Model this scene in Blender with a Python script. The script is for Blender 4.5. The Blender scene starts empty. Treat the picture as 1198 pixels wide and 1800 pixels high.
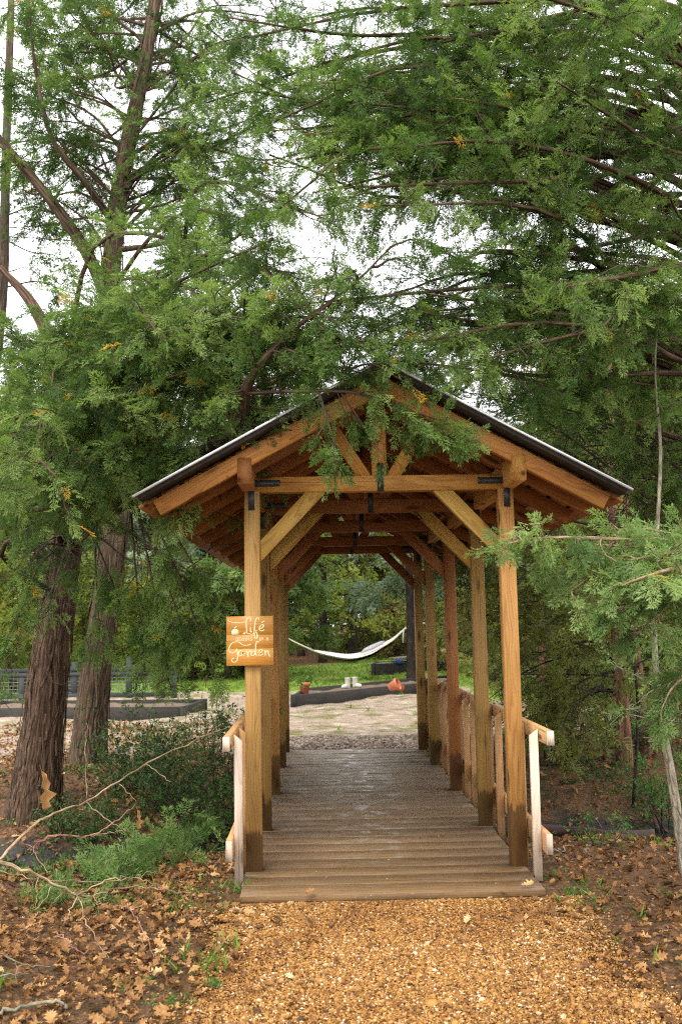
import bpy, math, random
import numpy as np
random.seed(7)
R = np.random.default_rng(11)
SC = bpy.context.scene
COL = SC.collection

# ------------------------------------------------------------------ camera constants
F, YAW, PIT, ROL, CX, CZ = 1877.57, 0.0225, 0.1038, 0.0167, -0.4385, 1.6632


def ray(u, v):
    c, s = math.cos(ROL), math.sin(ROL)
    a, b = u - 599, v - 900
    U = a * c - b * s
    V = a * s + b * c
    x, y2, z2 = U / F, 1.0, -V / F
    y = y2 * math.cos(PIT) - z2 * math.sin(PIT)
    z = y2 * math.sin(PIT) + z2 * math.cos(PIT)
    return x * math.cos(YAW) + y * math.sin(YAW), -x * math.sin(YAW) + y * math.cos(YAW), z


def at(u, v, y):
    X, Y, Z = ray(u, v)
    return np.array([CX + X * y / Y, y, CZ + Z * y / Y])


# ------------------------------------------------------------------ terrain
def sst(a, b, t):
    t = np.clip((t - a) / (b - a), 0, 1)
    return t * t * (3 - 2 * t)


def gz(x, y):
    x = np.asarray(x, float)
    y = np.asarray(y, float)
    z = -0.058 + 0.033 * sst(12, 15, y) + 0.10 * sst(17, 27, y) + 0.25 * sst(26, 38, y) + 0.9 * sst(36, 60, y)
    dx = np.abs(x)
    depth = 0.36 + 0.16 * sst(1.0, 3.0, dx)
    z = z - depth * np.exp(-((y - 10.3 - 0.10 * x) / 1.35) ** 2)
    z = z + 0.25 * sst(2.2, 6.0, x) * sst(11.5, 17, y) * (1 - sst(20, 30, y))
    z = z + 0.10 * sst(1.6, 4.5, dx) * (1 - sst(7, 9.5, y)) * np.where(x < 0, 1, .4)
    bump = 0.030 * np.sin(2.1 * x + 1.3 * y) + 0.022 * np.sin(3.7 * x - 2.9 * y + 1) + 0.012 * np.sin(7.3 * x + 5.1 * y + 2)
    k = sst(1.1, 2.0, dx) + sst(15.5, 18, y) * .7
    return z + bump * np.clip(k, 0, 1)


def gp(u, v, lift=0.0):
    X, Y, Z = ray(u, v)
    for y in np.arange(3.5, 90, 0.02):
        px, pz = CX + X * y / Y, CZ + Z * y / Y
        if pz <= gz(px, y) + lift:
            return np.array([px, y, pz])
    return np.array([CX + X * 60 / Y, 60, 0])


# ------------------------------------------------------------------ object helpers
def link(o, parent=None):
    COL.objects.link(o)
    if parent is not None:
        o.parent = parent
        o.matrix_parent_inverse = parent.matrix_world.inverted() if False else o.matrix_parent_inverse
    return o


def tag(o, label=None, cat=None, group=None, kind=None):
    if label: o['label'] = label
    if cat: o['category'] = cat
    if group: o['group'] = group
    if kind: o['kind'] = kind
    return o


def empty(name, label, cat, loc=(0, 0, 0), group=None):
    o = bpy.data.objects.new(name, None)
    o.empty_display_size = .2
    o.location = [float(c) for c in loc]
    COL.objects.link(o)
    return tag(o, label, cat, group)


def np_mesh(name, V, tris=None, polys=None, attrs=None, smooth=False):
    me = bpy.data.meshes.new(name)
    V = np.ascontiguousarray(V, np.float32)
    me.vertices.add(len(V))
    me.vertices.foreach_set('co', V.ravel())
    if tris is not None:
        tris = np.ascontiguousarray(tris, np.int32)
        loops = tris.ravel()
        starts = np.arange(0, len(loops), tris.shape[1], dtype=np.int32)
    else:
        loops = np.fromiter((i for p in polys for i in p), np.int32)
        ln = np.array([len(p) for p in polys], np.int32)
        starts = np.concatenate([[0], np.cumsum(ln)[:-1]]).astype(np.int32)
    me.loops.add(len(loops))
    me.loops.foreach_set('vertex_index', loops)
    me.polygons.add(len(starts))
    me.polygons.foreach_set('loop_start', starts)
    if smooth:
        me.polygons.foreach_set('use_smooth', np.ones(len(starts), bool))
    for k, a in (attrs or {}).items():
        a = np.ascontiguousarray(a, np.float32)
        if a.ndim == 1:
            me.attributes.new(k, 'FLOAT', 'POINT').data.foreach_set('value', a)
        else:
            me.attributes.new(k, 'FLOAT_VECTOR', 'POINT').data.foreach_set('vector', a.ravel())
    me.update(calc_edges=True)
    return me


def add(name, me, mat, parent=None, origin=(0, 0, 0)):
    """world-space mesh -> object; origin moved to parent's origin"""
    o = bpy.data.objects.new(name, me)
    if mat is not None:
        me.materials.append(mat)
    COL.objects.link(o)
    if parent is not None:
        o.parent = parent
        # undo the thing's own placement: mesh data is written in world space
        p = parent
        off = [0, 0, 0]
        while p is not None:
            off = [off[i] + p.location[i] for i in range(3)]
            p = p.parent
        o.location = [-c for c in off]
    return o


class MB:
    """mesh builder with grain coordinates"""

    def __init__(s):
        s.V, s.P, s.G, s.T = [], [], [], []

    def n(s):
        return len(s.V)

    def beam(s, p0, p1, w, h, up=(0, 0, 1), ch=0.004, rnd=None, cut0=0, cut1=0):
        """w across (side), h along 'up'; chamfered; cut0/cut1 shear the ends along h (m)"""
        p0 = np.array(p0, float); p1 = np.array(p1, float)
        d = p1 - p0; L = np.linalg.norm(d); d /= L
        up = np.array(up, float); up -= d * up.dot(d); up /= np.linalg.norm(up)
        sd = np.cross(d, up)
        rnd = random.random() if rnd is None else rnd
        a, b = w / 2, h / 2
        cs = [(-a + ch, -b), (a - ch, -b), (a, -b + ch), (a, b - ch), (a - ch, b), (-a + ch, b), (-a, b - ch), (-a, -b + ch)]
        i0 = s.n()
        ox, oy = random.uniform(-.06, .06), random.uniform(-.06, .06)
        for e, (pp, cut) in enumerate(((p0, cut0), (p1, cut1))):
            for (x, y) in cs:
                sh = cut * (y / h)
                s.V.append(pp + sd * x + up * y + d * sh)
                s.G.append((x + ox, y + oy, (0 if e == 0 else L) + sh))
                s.T.append(rnd)
        for k in range(8):
            k2 = (k + 1) % 8
            s.P.append((i0 + k, i0 + k2, i0 + 8 + k2, i0 + 8 + k))
        s.P.append(tuple(i0 + k for k in range(7, -1, -1)))
        s.P.append(tuple(i0 + 8 + k for k in range(8)))
        return s

    def box(s, x0, x1, y0, y1, z0, z1, axis='z', rnd=None, ch=0.003):
        c = ((x0 + x1) / 2, (y0 + y1) / 2, (z0 + z1) / 2)
        if axis == 'z':
            s.beam((c[0], c[1], z0), (c[0], c[1], z1), y1 - y0, x1 - x0, up=(1, 0, 0), ch=ch, rnd=rnd)
        elif axis == 'x':
            s.beam((x0, c[1], c[2]), (x1, c[1], c[2]), y1 - y0, z1 - z0, ch=ch, rnd=rnd)
        else:
            s.beam((c[0], y0, c[2]), (c[0], y1, c[2]), x1 - x0, z1 - z0, ch=ch, rnd=rnd)
        return s

    def tube(s, pts, rad, sides=6, flute=0.0, cap=True, rnd=None, wob=0.0):
        pts = np.array(pts, float)
        n = len(pts)
        rad = np.array(rad, float) if np.ndim(rad) else np.full(n, float(rad))
        rnd = random.random() if rnd is None else rnd
        tg = np.gradient(pts, axis=0)
        tg /= np.linalg.norm(tg, axis=1)[:, None] + 1e-9
        ref = np.array([0, 0, 1.0]) if abs(tg[0][2]) < .9 else np.array([0, 1.0, 0])
        i0 = s.n(); L = 0.0
        th = np.arange(sides) * 2 * math.pi / sides
        ph = R.random(4) * 6.28
        for i in range(n):
            t = tg[i]
            u = ref - t * ref.dot(t); u /= np.linalg.norm(u) + 1e-9
            w = np.cross(t, u); ref = u
            if i: L += np.linalg.norm(pts[i] - pts[i - 1])
            rr = rad[i] * np.ones(sides)
            if flute:
                rr = rr * (1 + flute * (np.sin(3 * th + ph[0] + L * .5) + .7 * np.sin(5 * th + ph[1] - L * .9) + .5 * np.sin(8 * th + ph[2] + L * 1.7))
                           + wob * R.normal(size=sides))
            ring = pts[i] + np.outer(np.cos(th) * rr, u) + np.outer(np.sin(th) * rr, w)
            for k in range(sides):
                s.V.append(ring[k]); s.G.append((math.cos(th[k]) * rad[i], math.sin(th[k]) * rad[i], L)); s.T.append(rnd)
        for i in range(n - 1):
            for k in range(sides):
                k2 = (k + 1) % sides
                a = i0 + i * sides
                s.P.append((a + k, a + k2, a + sides + k2, a + sides + k))
        if cap:
            s.P.append(tuple(i0 + k for k in range(sides - 1, -1, -1)))
            s.P.append(tuple(i0 + (n - 1) * sides + k for k in range(sides)))
        return s

    def poly(s, pts, faces, rnd=None, gscale=1):
        i0 = s.n(); rnd = random.random() if rnd is None else rnd
        for p in pts:
            s.V.append(np.array(p, float)); s.G.append(tuple(np.array(p, float) * gscale)); s.T.append(rnd)
        for f in faces:
            s.P.append(tuple(i0 + k for k in f))
        return s

    def lathe(s, c, prof, sides=20, axis=None):
        """prof: list (r,z)"""
        c = np.array(c, float)
        M = np.eye(3) if axis is None else axis
        i0 = s.n(); n = len(prof); rnd = random.random()
        for (r, z) in prof:
            for k in range(sides):
                a = 2 * math.pi * k / sides
                q = M @ np.array([r * math.cos(a), r * math.sin(a), z])
                s.V.append(c + q); s.G.append(tuple(q)); s.T.append(rnd)
        for i in range(n - 1):
            for k in range(sides):
                k2 = (k + 1) % sides
                a = i0 + i * sides
                s.P.append((a + k, a + k2, a + sides + k2, a + sides + k))
        s.P.append(tuple(i0 + k for k in range(sides - 1, -1, -1)))
        s.P.append(tuple(i0 + (n - 1) * sides + k for k in range(sides)))
        return s

    def build(s, name, mat, parent=None, smooth=False):
        me = np_mesh(name, np.array(s.V), polys=s.P, attrs={'gc': np.array(s.G), 'rnd': np.array(s.T)}, smooth=smooth)
        return add(name, me, mat, parent)


def crom(pts, n):
    """Catmull-Rom through pts, n samples"""
    P = np.array(pts, float)
    P = np.vstack([2 * P[0] - P[1], P, 2 * P[-1] - P[-2]])
    m = len(P) - 3
    out = []
    for t in np.linspace(0, m - 1e-6, n):
        i = int(t); f = t - i
        a, b, c, d = P[i:i + 4]
        out.append(.5 * ((2 * b) + (-a + c) * f + (2 * a - 5 * b + 4 * c - d) * f * f + (-a + 3 * b - 3 * c + d) * f ** 3))
    return np.array(out)


# ------------------------------------------------------------------ materials
class NT:
    def __init__(s, name):
        s.m = bpy.data.materials.new(name)
        s.m.use_nodes = True
        s.t = s.m.node_tree
        s.t.nodes.clear()
        s.out = s.n('ShaderNodeOutputMaterial')

    def n(s, typ, **kw):
        nd = s.t.nodes.new(typ)
        for k, v in kw.items():
            if k.startswith('i_'):
                key = k[2:]
                key = int(key) if key.isdigit() else key.replace('_', ' ')
                nd.inputs[key].default_value = v
            else:
                setattr(nd, k, v)
        return nd

    def l(s, a, b):
        s.t.links.new(a, b)

    def attr(s, name):
        return s.n('ShaderNodeAttribute', attribute_name=name)

    def scaled(s, vec, sc, rnd=None):
        m = s.n('ShaderNodeVectorMath', operation='MULTIPLY'); s.l(vec, m.inputs[0]); m.inputs[1].default_value = sc
        if rnd is None: return m.outputs[0]
        a = s.n('ShaderNodeVectorMath', operation='ADD'); s.l(m.outputs[0], a.inputs[0])
        k = s.n('ShaderNodeMath', operation='MULTIPLY', i_1=37.0); s.l(rnd, k.inputs[0]); s.l(k.outputs[0], a.inputs[1])
        return a.outputs[0]

    def noise(s, vec, scale=1, detail=4, rough=.55, dist=0):
        nd = s.n('ShaderNodeTexNoise'); nd.inputs['Scale'].default_value = scale; nd.inputs['Detail'].default_value = detail
        nd.inputs['Roughness'].default_value = rough; nd.inputs['Distortion'].default_value = dist
        if vec is not None: s.l(vec, nd.inputs['Vector'])
        return nd.outputs['Fac']

    def ramp(s, fac, stops):
        r = s.n('ShaderNodeValToRGB')
        e = r.color_ramp.elements
        while len(e) < len(stops): e.new(.5)
        for i, (p, c) in enumerate(stops):
            e[i].position = p
            e[i].color = (c, c, c, 1) if np.isscalar(c) else (*c, 1)
        s.l(fac, r.inputs[0]); return r.outputs[0]

    def mix(s, fac, a, b, mode='MIX'):
        m = s.n('ShaderNodeMix', data_type='RGBA', blend_type=mode)
        for src, i in ((fac, 0), (a, 6), (b, 7)):
            if isinstance(src, (int, float)): m.inputs[i].default_value = src if i == 0 else (src, src, src, 1)
            elif isinstance(src, tuple): m.inputs[i].default_value = (*src, 1)
            else: s.l(src, m.inputs[i])
        return m.outputs[2]

    def math(s, op, a, b=0.0, clamp=False):
        m = s.n('ShaderNodeMath', operation=op, use_clamp=clamp)
        for i, x in enumerate((a, b)):
            if isinstance(x, (int, float)): m.inputs[i].default_value = x
            else: s.l(x, m.inputs[i])
        return m.outputs[0]

    def bsdf(s, col, rough=.7, bump=None, bs=.3, bd=.01, spec=.3, metallic=0):
        p = s.n('ShaderNodeBsdfPrincipled')
        p.inputs['Metallic'].default_value = metallic
        p.inputs['Specular IOR Level'].default_value = spec
        if isinstance(col, tuple): p.inputs['Base Color'].default_value = (*col, 1)
        else: s.l(col, p.inputs['Base Color'])
        if isinstance(rough, (int, float)): p.inputs['Roughness'].default_value = rough
        else: s.l(rough, p.inputs['Roughness'])
        if bump is not None:
            b = s.n('ShaderNodeBump'); b.inputs['Strength'].default_value = bs; b.inputs['Distance'].default_value = bd
            s.l(bump, b.inputs['Height']); s.l(b.outputs[0], p.inputs['Normal'])
        s.l(p.outputs[0], s.out.inputs[0])
        return p


def wood(name, dark, light, stain=False, knots=True, rough=.65, weather=0.0, spec=.25, wetcol=(.055, .03, .016)):
    t = NT(name)
    gc = t.attr('gc').outputs['Vector']; rnd = t.attr('rnd').outputs['Fac']
    warp = t.noise(t.scaled(gc, (7, 7, 1.1), rnd), 1, 2, .5)
    wadd = t.n('ShaderNodeVectorMath', operation='ADD')
    wm = t.n('ShaderNodeVectorMath', operation='SCALE'); t.l(t.n('ShaderNodeCombineXYZ').outputs[0], wm.inputs[0])
    cx = t.n('ShaderNodeCombineXYZ'); wv = t.math('MULTIPLY', warp, .12)
    t.l(wv, cx.inputs[0]); t.l(wv, cx.inputs[1])
    t.l(gc, wadd.inputs[0]); t.l(cx.outputs[0], wadd.inputs[1])
    wave = t.n('ShaderNodeTexWave', wave_type='RINGS', rings_direction='Z', wave_profile='SAW')
    wave.inputs['Scale'].default_value = 9.0; wave.inputs['Distortion'].default_value = 1.4; wave.inputs['Detail'].default_value = 2
    wave.inputs['Detail Scale'].default_value = 1.2
    t.l(t.scaled(wadd.outputs[0], (2.6, 2.6, .12)), wave.inputs['Vector'])
    fine = t.noise(t.scaled(gc, (190, 190, 5), rnd), 1, 4, .6)
    broad = t.noise(t.scaled(gc, (16, 16, 1.3), rnd), 1, 4, .6, .4)
    rings = t.ramp(wave.outputs['Fac'], [(0, 1.0), (.55, .85), (.85, .25), (1, .8)])
    f1 = t.math('MULTIPLY', rings, .62)
    f2 = t.math('ADD', f1, t.math('MULTIPLY', fine, .38))
    f3 = t.math('MULTIPLY', t.math('ADD', f2, t.math('SUBTRACT', broad, .5)), 1.0, True)
    col = t.mix(f3, dark, light)
    hv = t.n('ShaderNodeHueSaturation'); t.l(col, hv.inputs['Color'])
    t.l(t.math('ADD', .80, t.math('MULTIPLY', rnd, .4)), hv.inputs['Value'])
    t.l(t.math('ADD', .49, t.math('MULTIPLY', broad, .02)), hv.inputs['Hue'])
    col = hv.outputs[0]
    # greenish / grey mottling of treated timber
    blot = t.noise(t.scaled(gc, (5, 5, 1.6), rnd), 1, 3, .6)
    col = t.mix(t.math('MULTIPLY', t.ramp(blot, [(.48, 0), (.72, 1)]), .35 + weather * .4), col,
                tuple(d * .8 + .03 * weather for d in (dark[0] * 1.0, dark[1] * 1.25, dark[2] * 1.1)))
    if knots:
        v = t.n('ShaderNodeTexVoronoi'); v.inputs['Scale'].default_value = 1
        t.l(t.scaled(gc, (9, 9, 2.3), rnd), v.inputs['Vector'])
        k = t.ramp(v.outputs['Distance'], [(.10, 1), (.17, .35), (.22, 0)])
        col = t.mix(k, col, tuple(c * .45 for c in dark))
    crack = t.noise(t.scaled(gc, (85, 85, 1.1), rnd), 1, 3, .6)
    col = t.mix(t.math('MULTIPLY', t.ramp(crack, [(.30, 1), (.36, 0)]), .75), col, tuple(c * .25 for c in dark))
    if stain:
        sp = t.n('ShaderNodeSeparateXYZ'); t.l(gc, sp.inputs[0])
        e = t.noise(t.scaled(gc, (30, 30, 4), rnd), 1, 4, .65)
        hgt = t.math('ADD', .20, t.math('MULTIPLY', rnd, .26))
        hh = t.math('ADD', hgt, t.math('MULTIPLY', t.math('SUBTRACT', e, .5), .24))
        m = t.math('MULTIPLY', t.math('SUBTRACT', hh, sp.outputs[2]), 32, True)
        col = t.mix(t.math('MULTIPLY', m, .70), col, wetcol)
    t.bsdf(col, rough, fine, .35, .004, spec)
    return t.m


def foliage(name, dark, mid, lightest, tip=None, transl=.35, tipmin=.985, rough=.55):
    t = NT(name)
    a = t.attr('tint').outputs['Fac']
    stops = [(0, dark), (.5, mid), (.93, lightest)]  # leaf tones from darkest to palest, picked by tint
    if tip: stops += [(tipmin, lightest), (min(tipmin + .01, 1), tip)]
    col = t.ramp(a, stops)
    p = t.n('ShaderNodeBsdfPrincipled'); p.inputs['Roughness'].default_value = rough; p.inputs['Specular IOR Level'].default_value = .2
    t.l(col, p.inputs['Base Color'])
    tr = t.n('ShaderNodeBsdfTranslucent'); t.l(t.mix(1.0, col, (1.25, 1.35, .7), 'MULTIPLY'), tr.inputs[0])
    mx = t.n('ShaderNodeMixShader', i_0=transl); t.l(p.outputs[0], mx.inputs[1]); t.l(tr.outputs[0], mx.inputs[2])
    t.l(mx.outputs[0], t.out.inputs[0])
    return t.m


def bark(name, dark, light, sc=(26, 26, 1.6), moss=None):
    t = NT(name)
    gc = t.attr('gc').outputs['Vector']; rnd = t.attr('rnd').outputs['Fac']
    n1 = t.noise(t.scaled(gc, sc, rnd), 1, 6, .65, .7)
    n2 = t.noise(t.scaled(gc, (3, 3, .8), rnd), 1, 3, .5)
    col = t.ramp(n1, [(.30, tuple(c * .4 for c in dark)), (.45, dark), (.62, light), (.8, tuple(min(1, c * 1.3) for c in light))])
    if moss: col = t.mix(t.math('MULTIPLY', t.ramp(n2, [(.5, 0), (.65, 1)]), .6), col, moss)
    t.bsdf(col, .9, n1, .9, .03, .15)
    return t.m


def plain(name, c0, c1, scale=8, rough=.7, bump=.2, spec=.3, metallic=0, detail=5, bd=.01):
    t = NT(name)
    tc = t.n('ShaderNodeTexCoord')
    n1 = t.noise(tc.outputs['Object'], scale, detail, .6)
    t.bsdf(t.ramp(n1, [(.3, c0), (.7, c1)]), rough, n1, bump, bd, spec, metallic)
    return t.m


def tinted(name, stops, rough=.8, spec=.25, transl=0, noise_amt=0):
    t = NT(name)
    a = t.attr('tint').outputs['Fac']
    col = t.ramp(a, stops)
    if noise_amt:
        tc = t.n('ShaderNodeTexCoord')
        col = t.mix(noise_amt, col, t.ramp(t.noise(tc.outputs['Object'], 60, 3), [(.3, .25), (.7, 1.4)]), 'MULTIPLY')
    if transl:
        p = t.n('ShaderNodeBsdfPrincipled'); p.inputs['Roughness'].default_value = rough; p.inputs['Specular IOR Level'].default_value = spec
        t.l(col, p.inputs['Base Color'])
        tr = t.n('ShaderNodeBsdfTranslucent'); t.l(col, tr.inputs[0])
        mx = t.n('ShaderNodeMixShader', i_0=transl); t.l(p.outputs[0], mx.inputs[1]); t.l(tr.outputs[0], mx.inputs[2])
        t.l(mx.outputs[0], t.out.inputs[0])
    else:
        t.bsdf(col, rough, None, spec=spec)
    return t.m


M = {}
M['post_tan'] = wood('post_tan_wood', (.19, .085, .020), (.45, .265, .085), stain=True)
M['post_orange'] = wood('post_orange_wood', (.21, .088, .022), (.44, .225, .066), stain=True)
M['post_olive'] = wood('post_olive_wood', (.18, .098, .024), (.38, .225, .066), stain=True, weather=.4)
M['post_red'] = wood('post_red_wood', (.19, .066, .020), (.36, .150, .048), stain=True)
M['beam'] = wood('beam_wood', (.20, .078, .015), (.50, .245, .055))
M['rafter'] = wood('rafter_wood', (.20, .076, .018), (.48, .220, .058))
M['brace'] = wood('brace_wood', (.21, .100, .018), (.48, .285, .062))
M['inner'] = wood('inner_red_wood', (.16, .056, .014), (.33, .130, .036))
M['board'] = wood('sheathing_wood', (.14, .050, .014), (.29, .118, .036))
M['boardpale'] = wood('pale_sheathing_wood', (.25, .17, .09), (.40, .29, .17))
M['rail'] = wood('rail_wood', (.26, .125, .05), (.46, .26, .11))
M['railpale'] = wood('pale_rail_wood', (.40, .28, .20), (.62, .50, .39), knots=True)
M['sign'] = wood('sign_wood', (.30, .115, .013), (.47, .215, .038), knots=False, rough=.35, spec=.4)
M['paint'] = plain('cream_paint', (.66, .46, .24), (.80, .60, .36), 40, .6)
M['iron'] = plain('black_iron', (.010, .012, .012), (.022, .024, .024), 60, .45, .2, .5)
M['bolt'] = plain('bolt_steel', (.12, .12, .11), (.22, .22, .20), 80, .4, .1, .5, .8)
M['roof'] = plain('roof_metal', (.36, .37, .37), (.50, .51, .51), 6, .38, .05, .5, .9)
M['flash'] = plain('roof_edge_metal', (.52, .54, .55), (.68, .70, .70), 10, .4, .05, .5, .75)
M['overhang_shade'] = plain('overhang_shade_dark', (.020, .018, .015), (.045, .038, .030), 20, .7)  # dark tone standing in for the shade below the roof edge
M['bed'] = wood('dark_timber', (.020, .018, .017), (.052, .046, .040), knots=False, rough=.8)
M['bedpale'] = wood('grey_timber', (.22, .19, .12), (.42, .38, .27), knots=False, rough=.85)
M['fence'] = wood('fence_timber', (.022, .025, .025), (.058, .064, .064), knots=False, rough=.8)
M['terracotta'] = plain('terracotta', (.42, .13, .06), (.56, .20, .10), 14, .75)
M['white'] = plain('white_rubber', (.40, .38, .32), (.56, .53, .46), 20, .6)
M['hammock'] = plain('hammock_cloth', (.60, .55, .49), (.74, .69, .62), 30, .9, .3)
M['hammock_shade'] = plain('shaded_hammock_cloth', (.10, .075, .055), (.16, .12, .09), 30, .9, .3)  # dark copy of the cloth colour, shade painted in
M['cushion'] = plain('grey_cushion', (.30, .30, .33), (.42, .42, .46), 24, .9, .2)
M['rope'] = plain('rope', (.50, .46, .38), (.66, .62, .52), 60, .9)
M['soil'] = plain('bed_soil', (.09, .062, .042), (.21, .155, .115), 14, .95, .8, .1)
M['pipe'] = plain('drain_pipe', (.045, .022, .020), (.085, .045, .038), 9, .55, .2)
M['mud'] = plain('wet_mud', (.012, .011, .010), (.03, .027, .024), 20, .3)
M['bark1'] = bark('cedar_bark', (.055, .032, .020), (.160, .102, .066), (55, 55, 3.0))
M['bark3'] = bark('weathered_cedar_bark', (.048, .032, .020), (.145, .100, .062), (55, 55, 3.0))
M['bark2'] = bark('limb_bark', (.050, .034, .024), (.125, .090, .062), (40, 40, 4), moss=(.085, .10, .06))
M['barkr'] = bark('red_bark', (.12, .055, .035), (.27, .14, .09))
M['barkd'] = bark('dark_bark', (.018, .014, .012), (.05, .04, .034), (40, 40, 5))
M['barkp'] = bark('pale_bark', (.16, .13, .09), (.36, .32, .24), (30, 30, 8), moss=(.14, .16, .09))
M['twigp'] = bark('dead_twig_bark', (.20, .135, .075), (.42, .31, .19), (50, 50, 10))
M['twigpink'] = bark('reddish_twig_bark', (.26, .12, .085), (.46, .26, .19), (50, 50, 10))
M['cedar'] = foliage('cedar_foliage', (.018, .040, .010), (.070, .128, .028), (.210, .290, .085), (.50, .27, .03), tipmin=.975, transl=.45, rough=.65)
M['cedarnear'] = foliage('near_cedar_foliage', (.030, .064, .018), (.098, .168, .048), (.245, .335, .115), (.45, .30, .04), tipmin=.98, transl=.45, rough=.65)
M['cedarfar'] = foliage('far_cedar_foliage', (.046, .072, .024), (.130, .190, .062), (.25, .33, .13), None, transl=.5)  # tones lightened in place of distance haze
M['olive'] = foliage('olive_foliage', (.040, .048, .012), (.115, .13, .028), (.22, .23, .06), None)
M['pine'] = foliage('grey_pine_foliage', (.06, .09, .050), (.135, .19, .115), (.25, .31, .20), None)  # greyish needles, paled further to stand in for mist
M['brushy'] = foliage('yellow_brush_foliage', (.07, .10, .018), (.19, .225, .045), (.38, .38, .10), None, transl=.5)
M['brushb'] = foliage('tan_brush_foliage', (.10, .07, .025), (.20, .155, .055), (.32, .26, .11), None)
M['shrub'] = foliage('shrub_leaves', (.012, .032, .008), (.042, .088, .020), (.115, .19, .05), None, transl=.2, rough=.35)
M['shrubl'] = foliage('light_shrub_leaves', (.03, .075, .012), (.075, .17, .03), (.16, .30, .07), None, rough=.4)
M['oak'] = tinted('dead_oak_leaves', [(0, (.050, .024, .009)), (.35, (.160, .072, .022)), (.65, (.31, .155, .050)), (.9, (.47, .28, .115)), (1, (.58, .42, .24))], .7, .3, .15)
M['pebble'] = tinted('pea_gravel_stone', [(0, (.034, .014, .005)), (.25, (.125, .048, .010)), (.55, (.255, .112, .021)), (.8, (.37, .190, .044)), (.93, (.42, .26, .10)), (1, (.50, .40, .27))], .65, .3)
M['stone'] = tinted('brown_stones', [(0, (.06, .042, .03)), (.5, (.21, .155, .115)), (1, (.46, .38, .30))], .85)
M['grass'] = foliage('grass_blades', (.06, .12, .016), (.14, .26, .035), (.26, .38, .07), None)


def mat_ground():
    t = NT('forest_floor')
    geo = t.n('ShaderNodeNewGeometry'); pos = geo.outputs['Position']
    nb = t.noise(pos, .9, 5, .6); nm = t.noise(pos, 5, 6, .65); nf = t.noise(pos, 38, 5, .7); nh = t.noise(pos, 130, 3, .6)
    litter = t.ramp(nf, [(.25, (.030, .017, .010)), (.45, (.095, .048, .022)), (.6, (.20, .105, .050)), (.78, (.33, .20, .11))])
    litter = t.mix(t.ramp(nm, [(.45, 0), (.62, .75)]), litter, (.045, .040, .020))
    def mask(nm_, lo=.42, hi=.58, amt=.55):
        a = t.attr(nm_).outputs['Fac']
        v = t.math('ADD', a, t.math('MULTIPLY', t.math('SUBTRACT', t.mix(.5, nm, nf), .5), amt * 2))
        return t.ramp(v, [(lo, 0), (hi, 1)])
    sand = t.ramp(nf, [(.25, (.15, .10, .07)), (.5, (.34, .255, .19)), (.75, (.50, .405, .32))])
    sand = t.mix(t.ramp(t.noise(pos, 1.6, 5, .62), [(.49, 0), (.58, .9)]), sand, t.ramp(nf, [(.3, (.085, .085, .020)), (.7, (.23, .21, .06))]))
    sand = t.mix(t.ramp(t.noise(pos, 2.7, 6, .7), [(.52, 0), (.66, .7)]), sand, (.62, .53, .44))
    sand = t.mix(t.ramp(t.noise(pos, 9, 5, .7), [(.58, 0), (.66, .7)]), sand, (.10, .075, .04))
    lawn = t.ramp(nf, [(.25, (.07, .11, .014)), (.5, (.17, .25, .035)), (.8, (.32, .38, .085))])
    lawn = t.mix(t.ramp(nb, [(.5, 0), (.7, .6)]), lawn, (.25, .22, .07))
    mud = t.ramp(nf, [(.3, (.012, .011, .010)), (.6, (.045, .040, .035)), (.8, (.11, .10, .09))])
    gravel = t.ramp(nh, [(.25, (.03, .013, .005)), (.5, (.11, .052, .014)), (.75, (.22, .12, .035))])
    ston = t.ramp(nh, [(.25, (.05, .035, .025)), (.5, (.19, .135, .095)), (.75, (.40, .31, .24))])
    dirt = t.ramp(nf, [(.25, (.07, .035, .018)), (.6, (.16, .085, .042)), (.8, (.25, .15, .08))])
    col = litter
    col = t.mix(mask('m_dirt'), col, dirt)
    col = t.mix(mask('m_sand'), col, sand)
    col = t.mix(mask('m_lawn'), col, lawn)
    col = t.mix(mask('m_stone'), col, ston)
    mm = mask('m_mud')
    col = t.mix(mm, col, mud)
    col = t.mix(mask('m_gravel'), col, gravel)
    rough = t.math('SUBTRACT', .95, t.math('MULTIPLY', mm, .45))
    h = t.math('ADD', t.math('MULTIPLY', nf, 1.0), t.math('MULTIPLY', nh, .4))
    t.bsdf(col, rough, h, .8, .03, .2)
    return t.m


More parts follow.
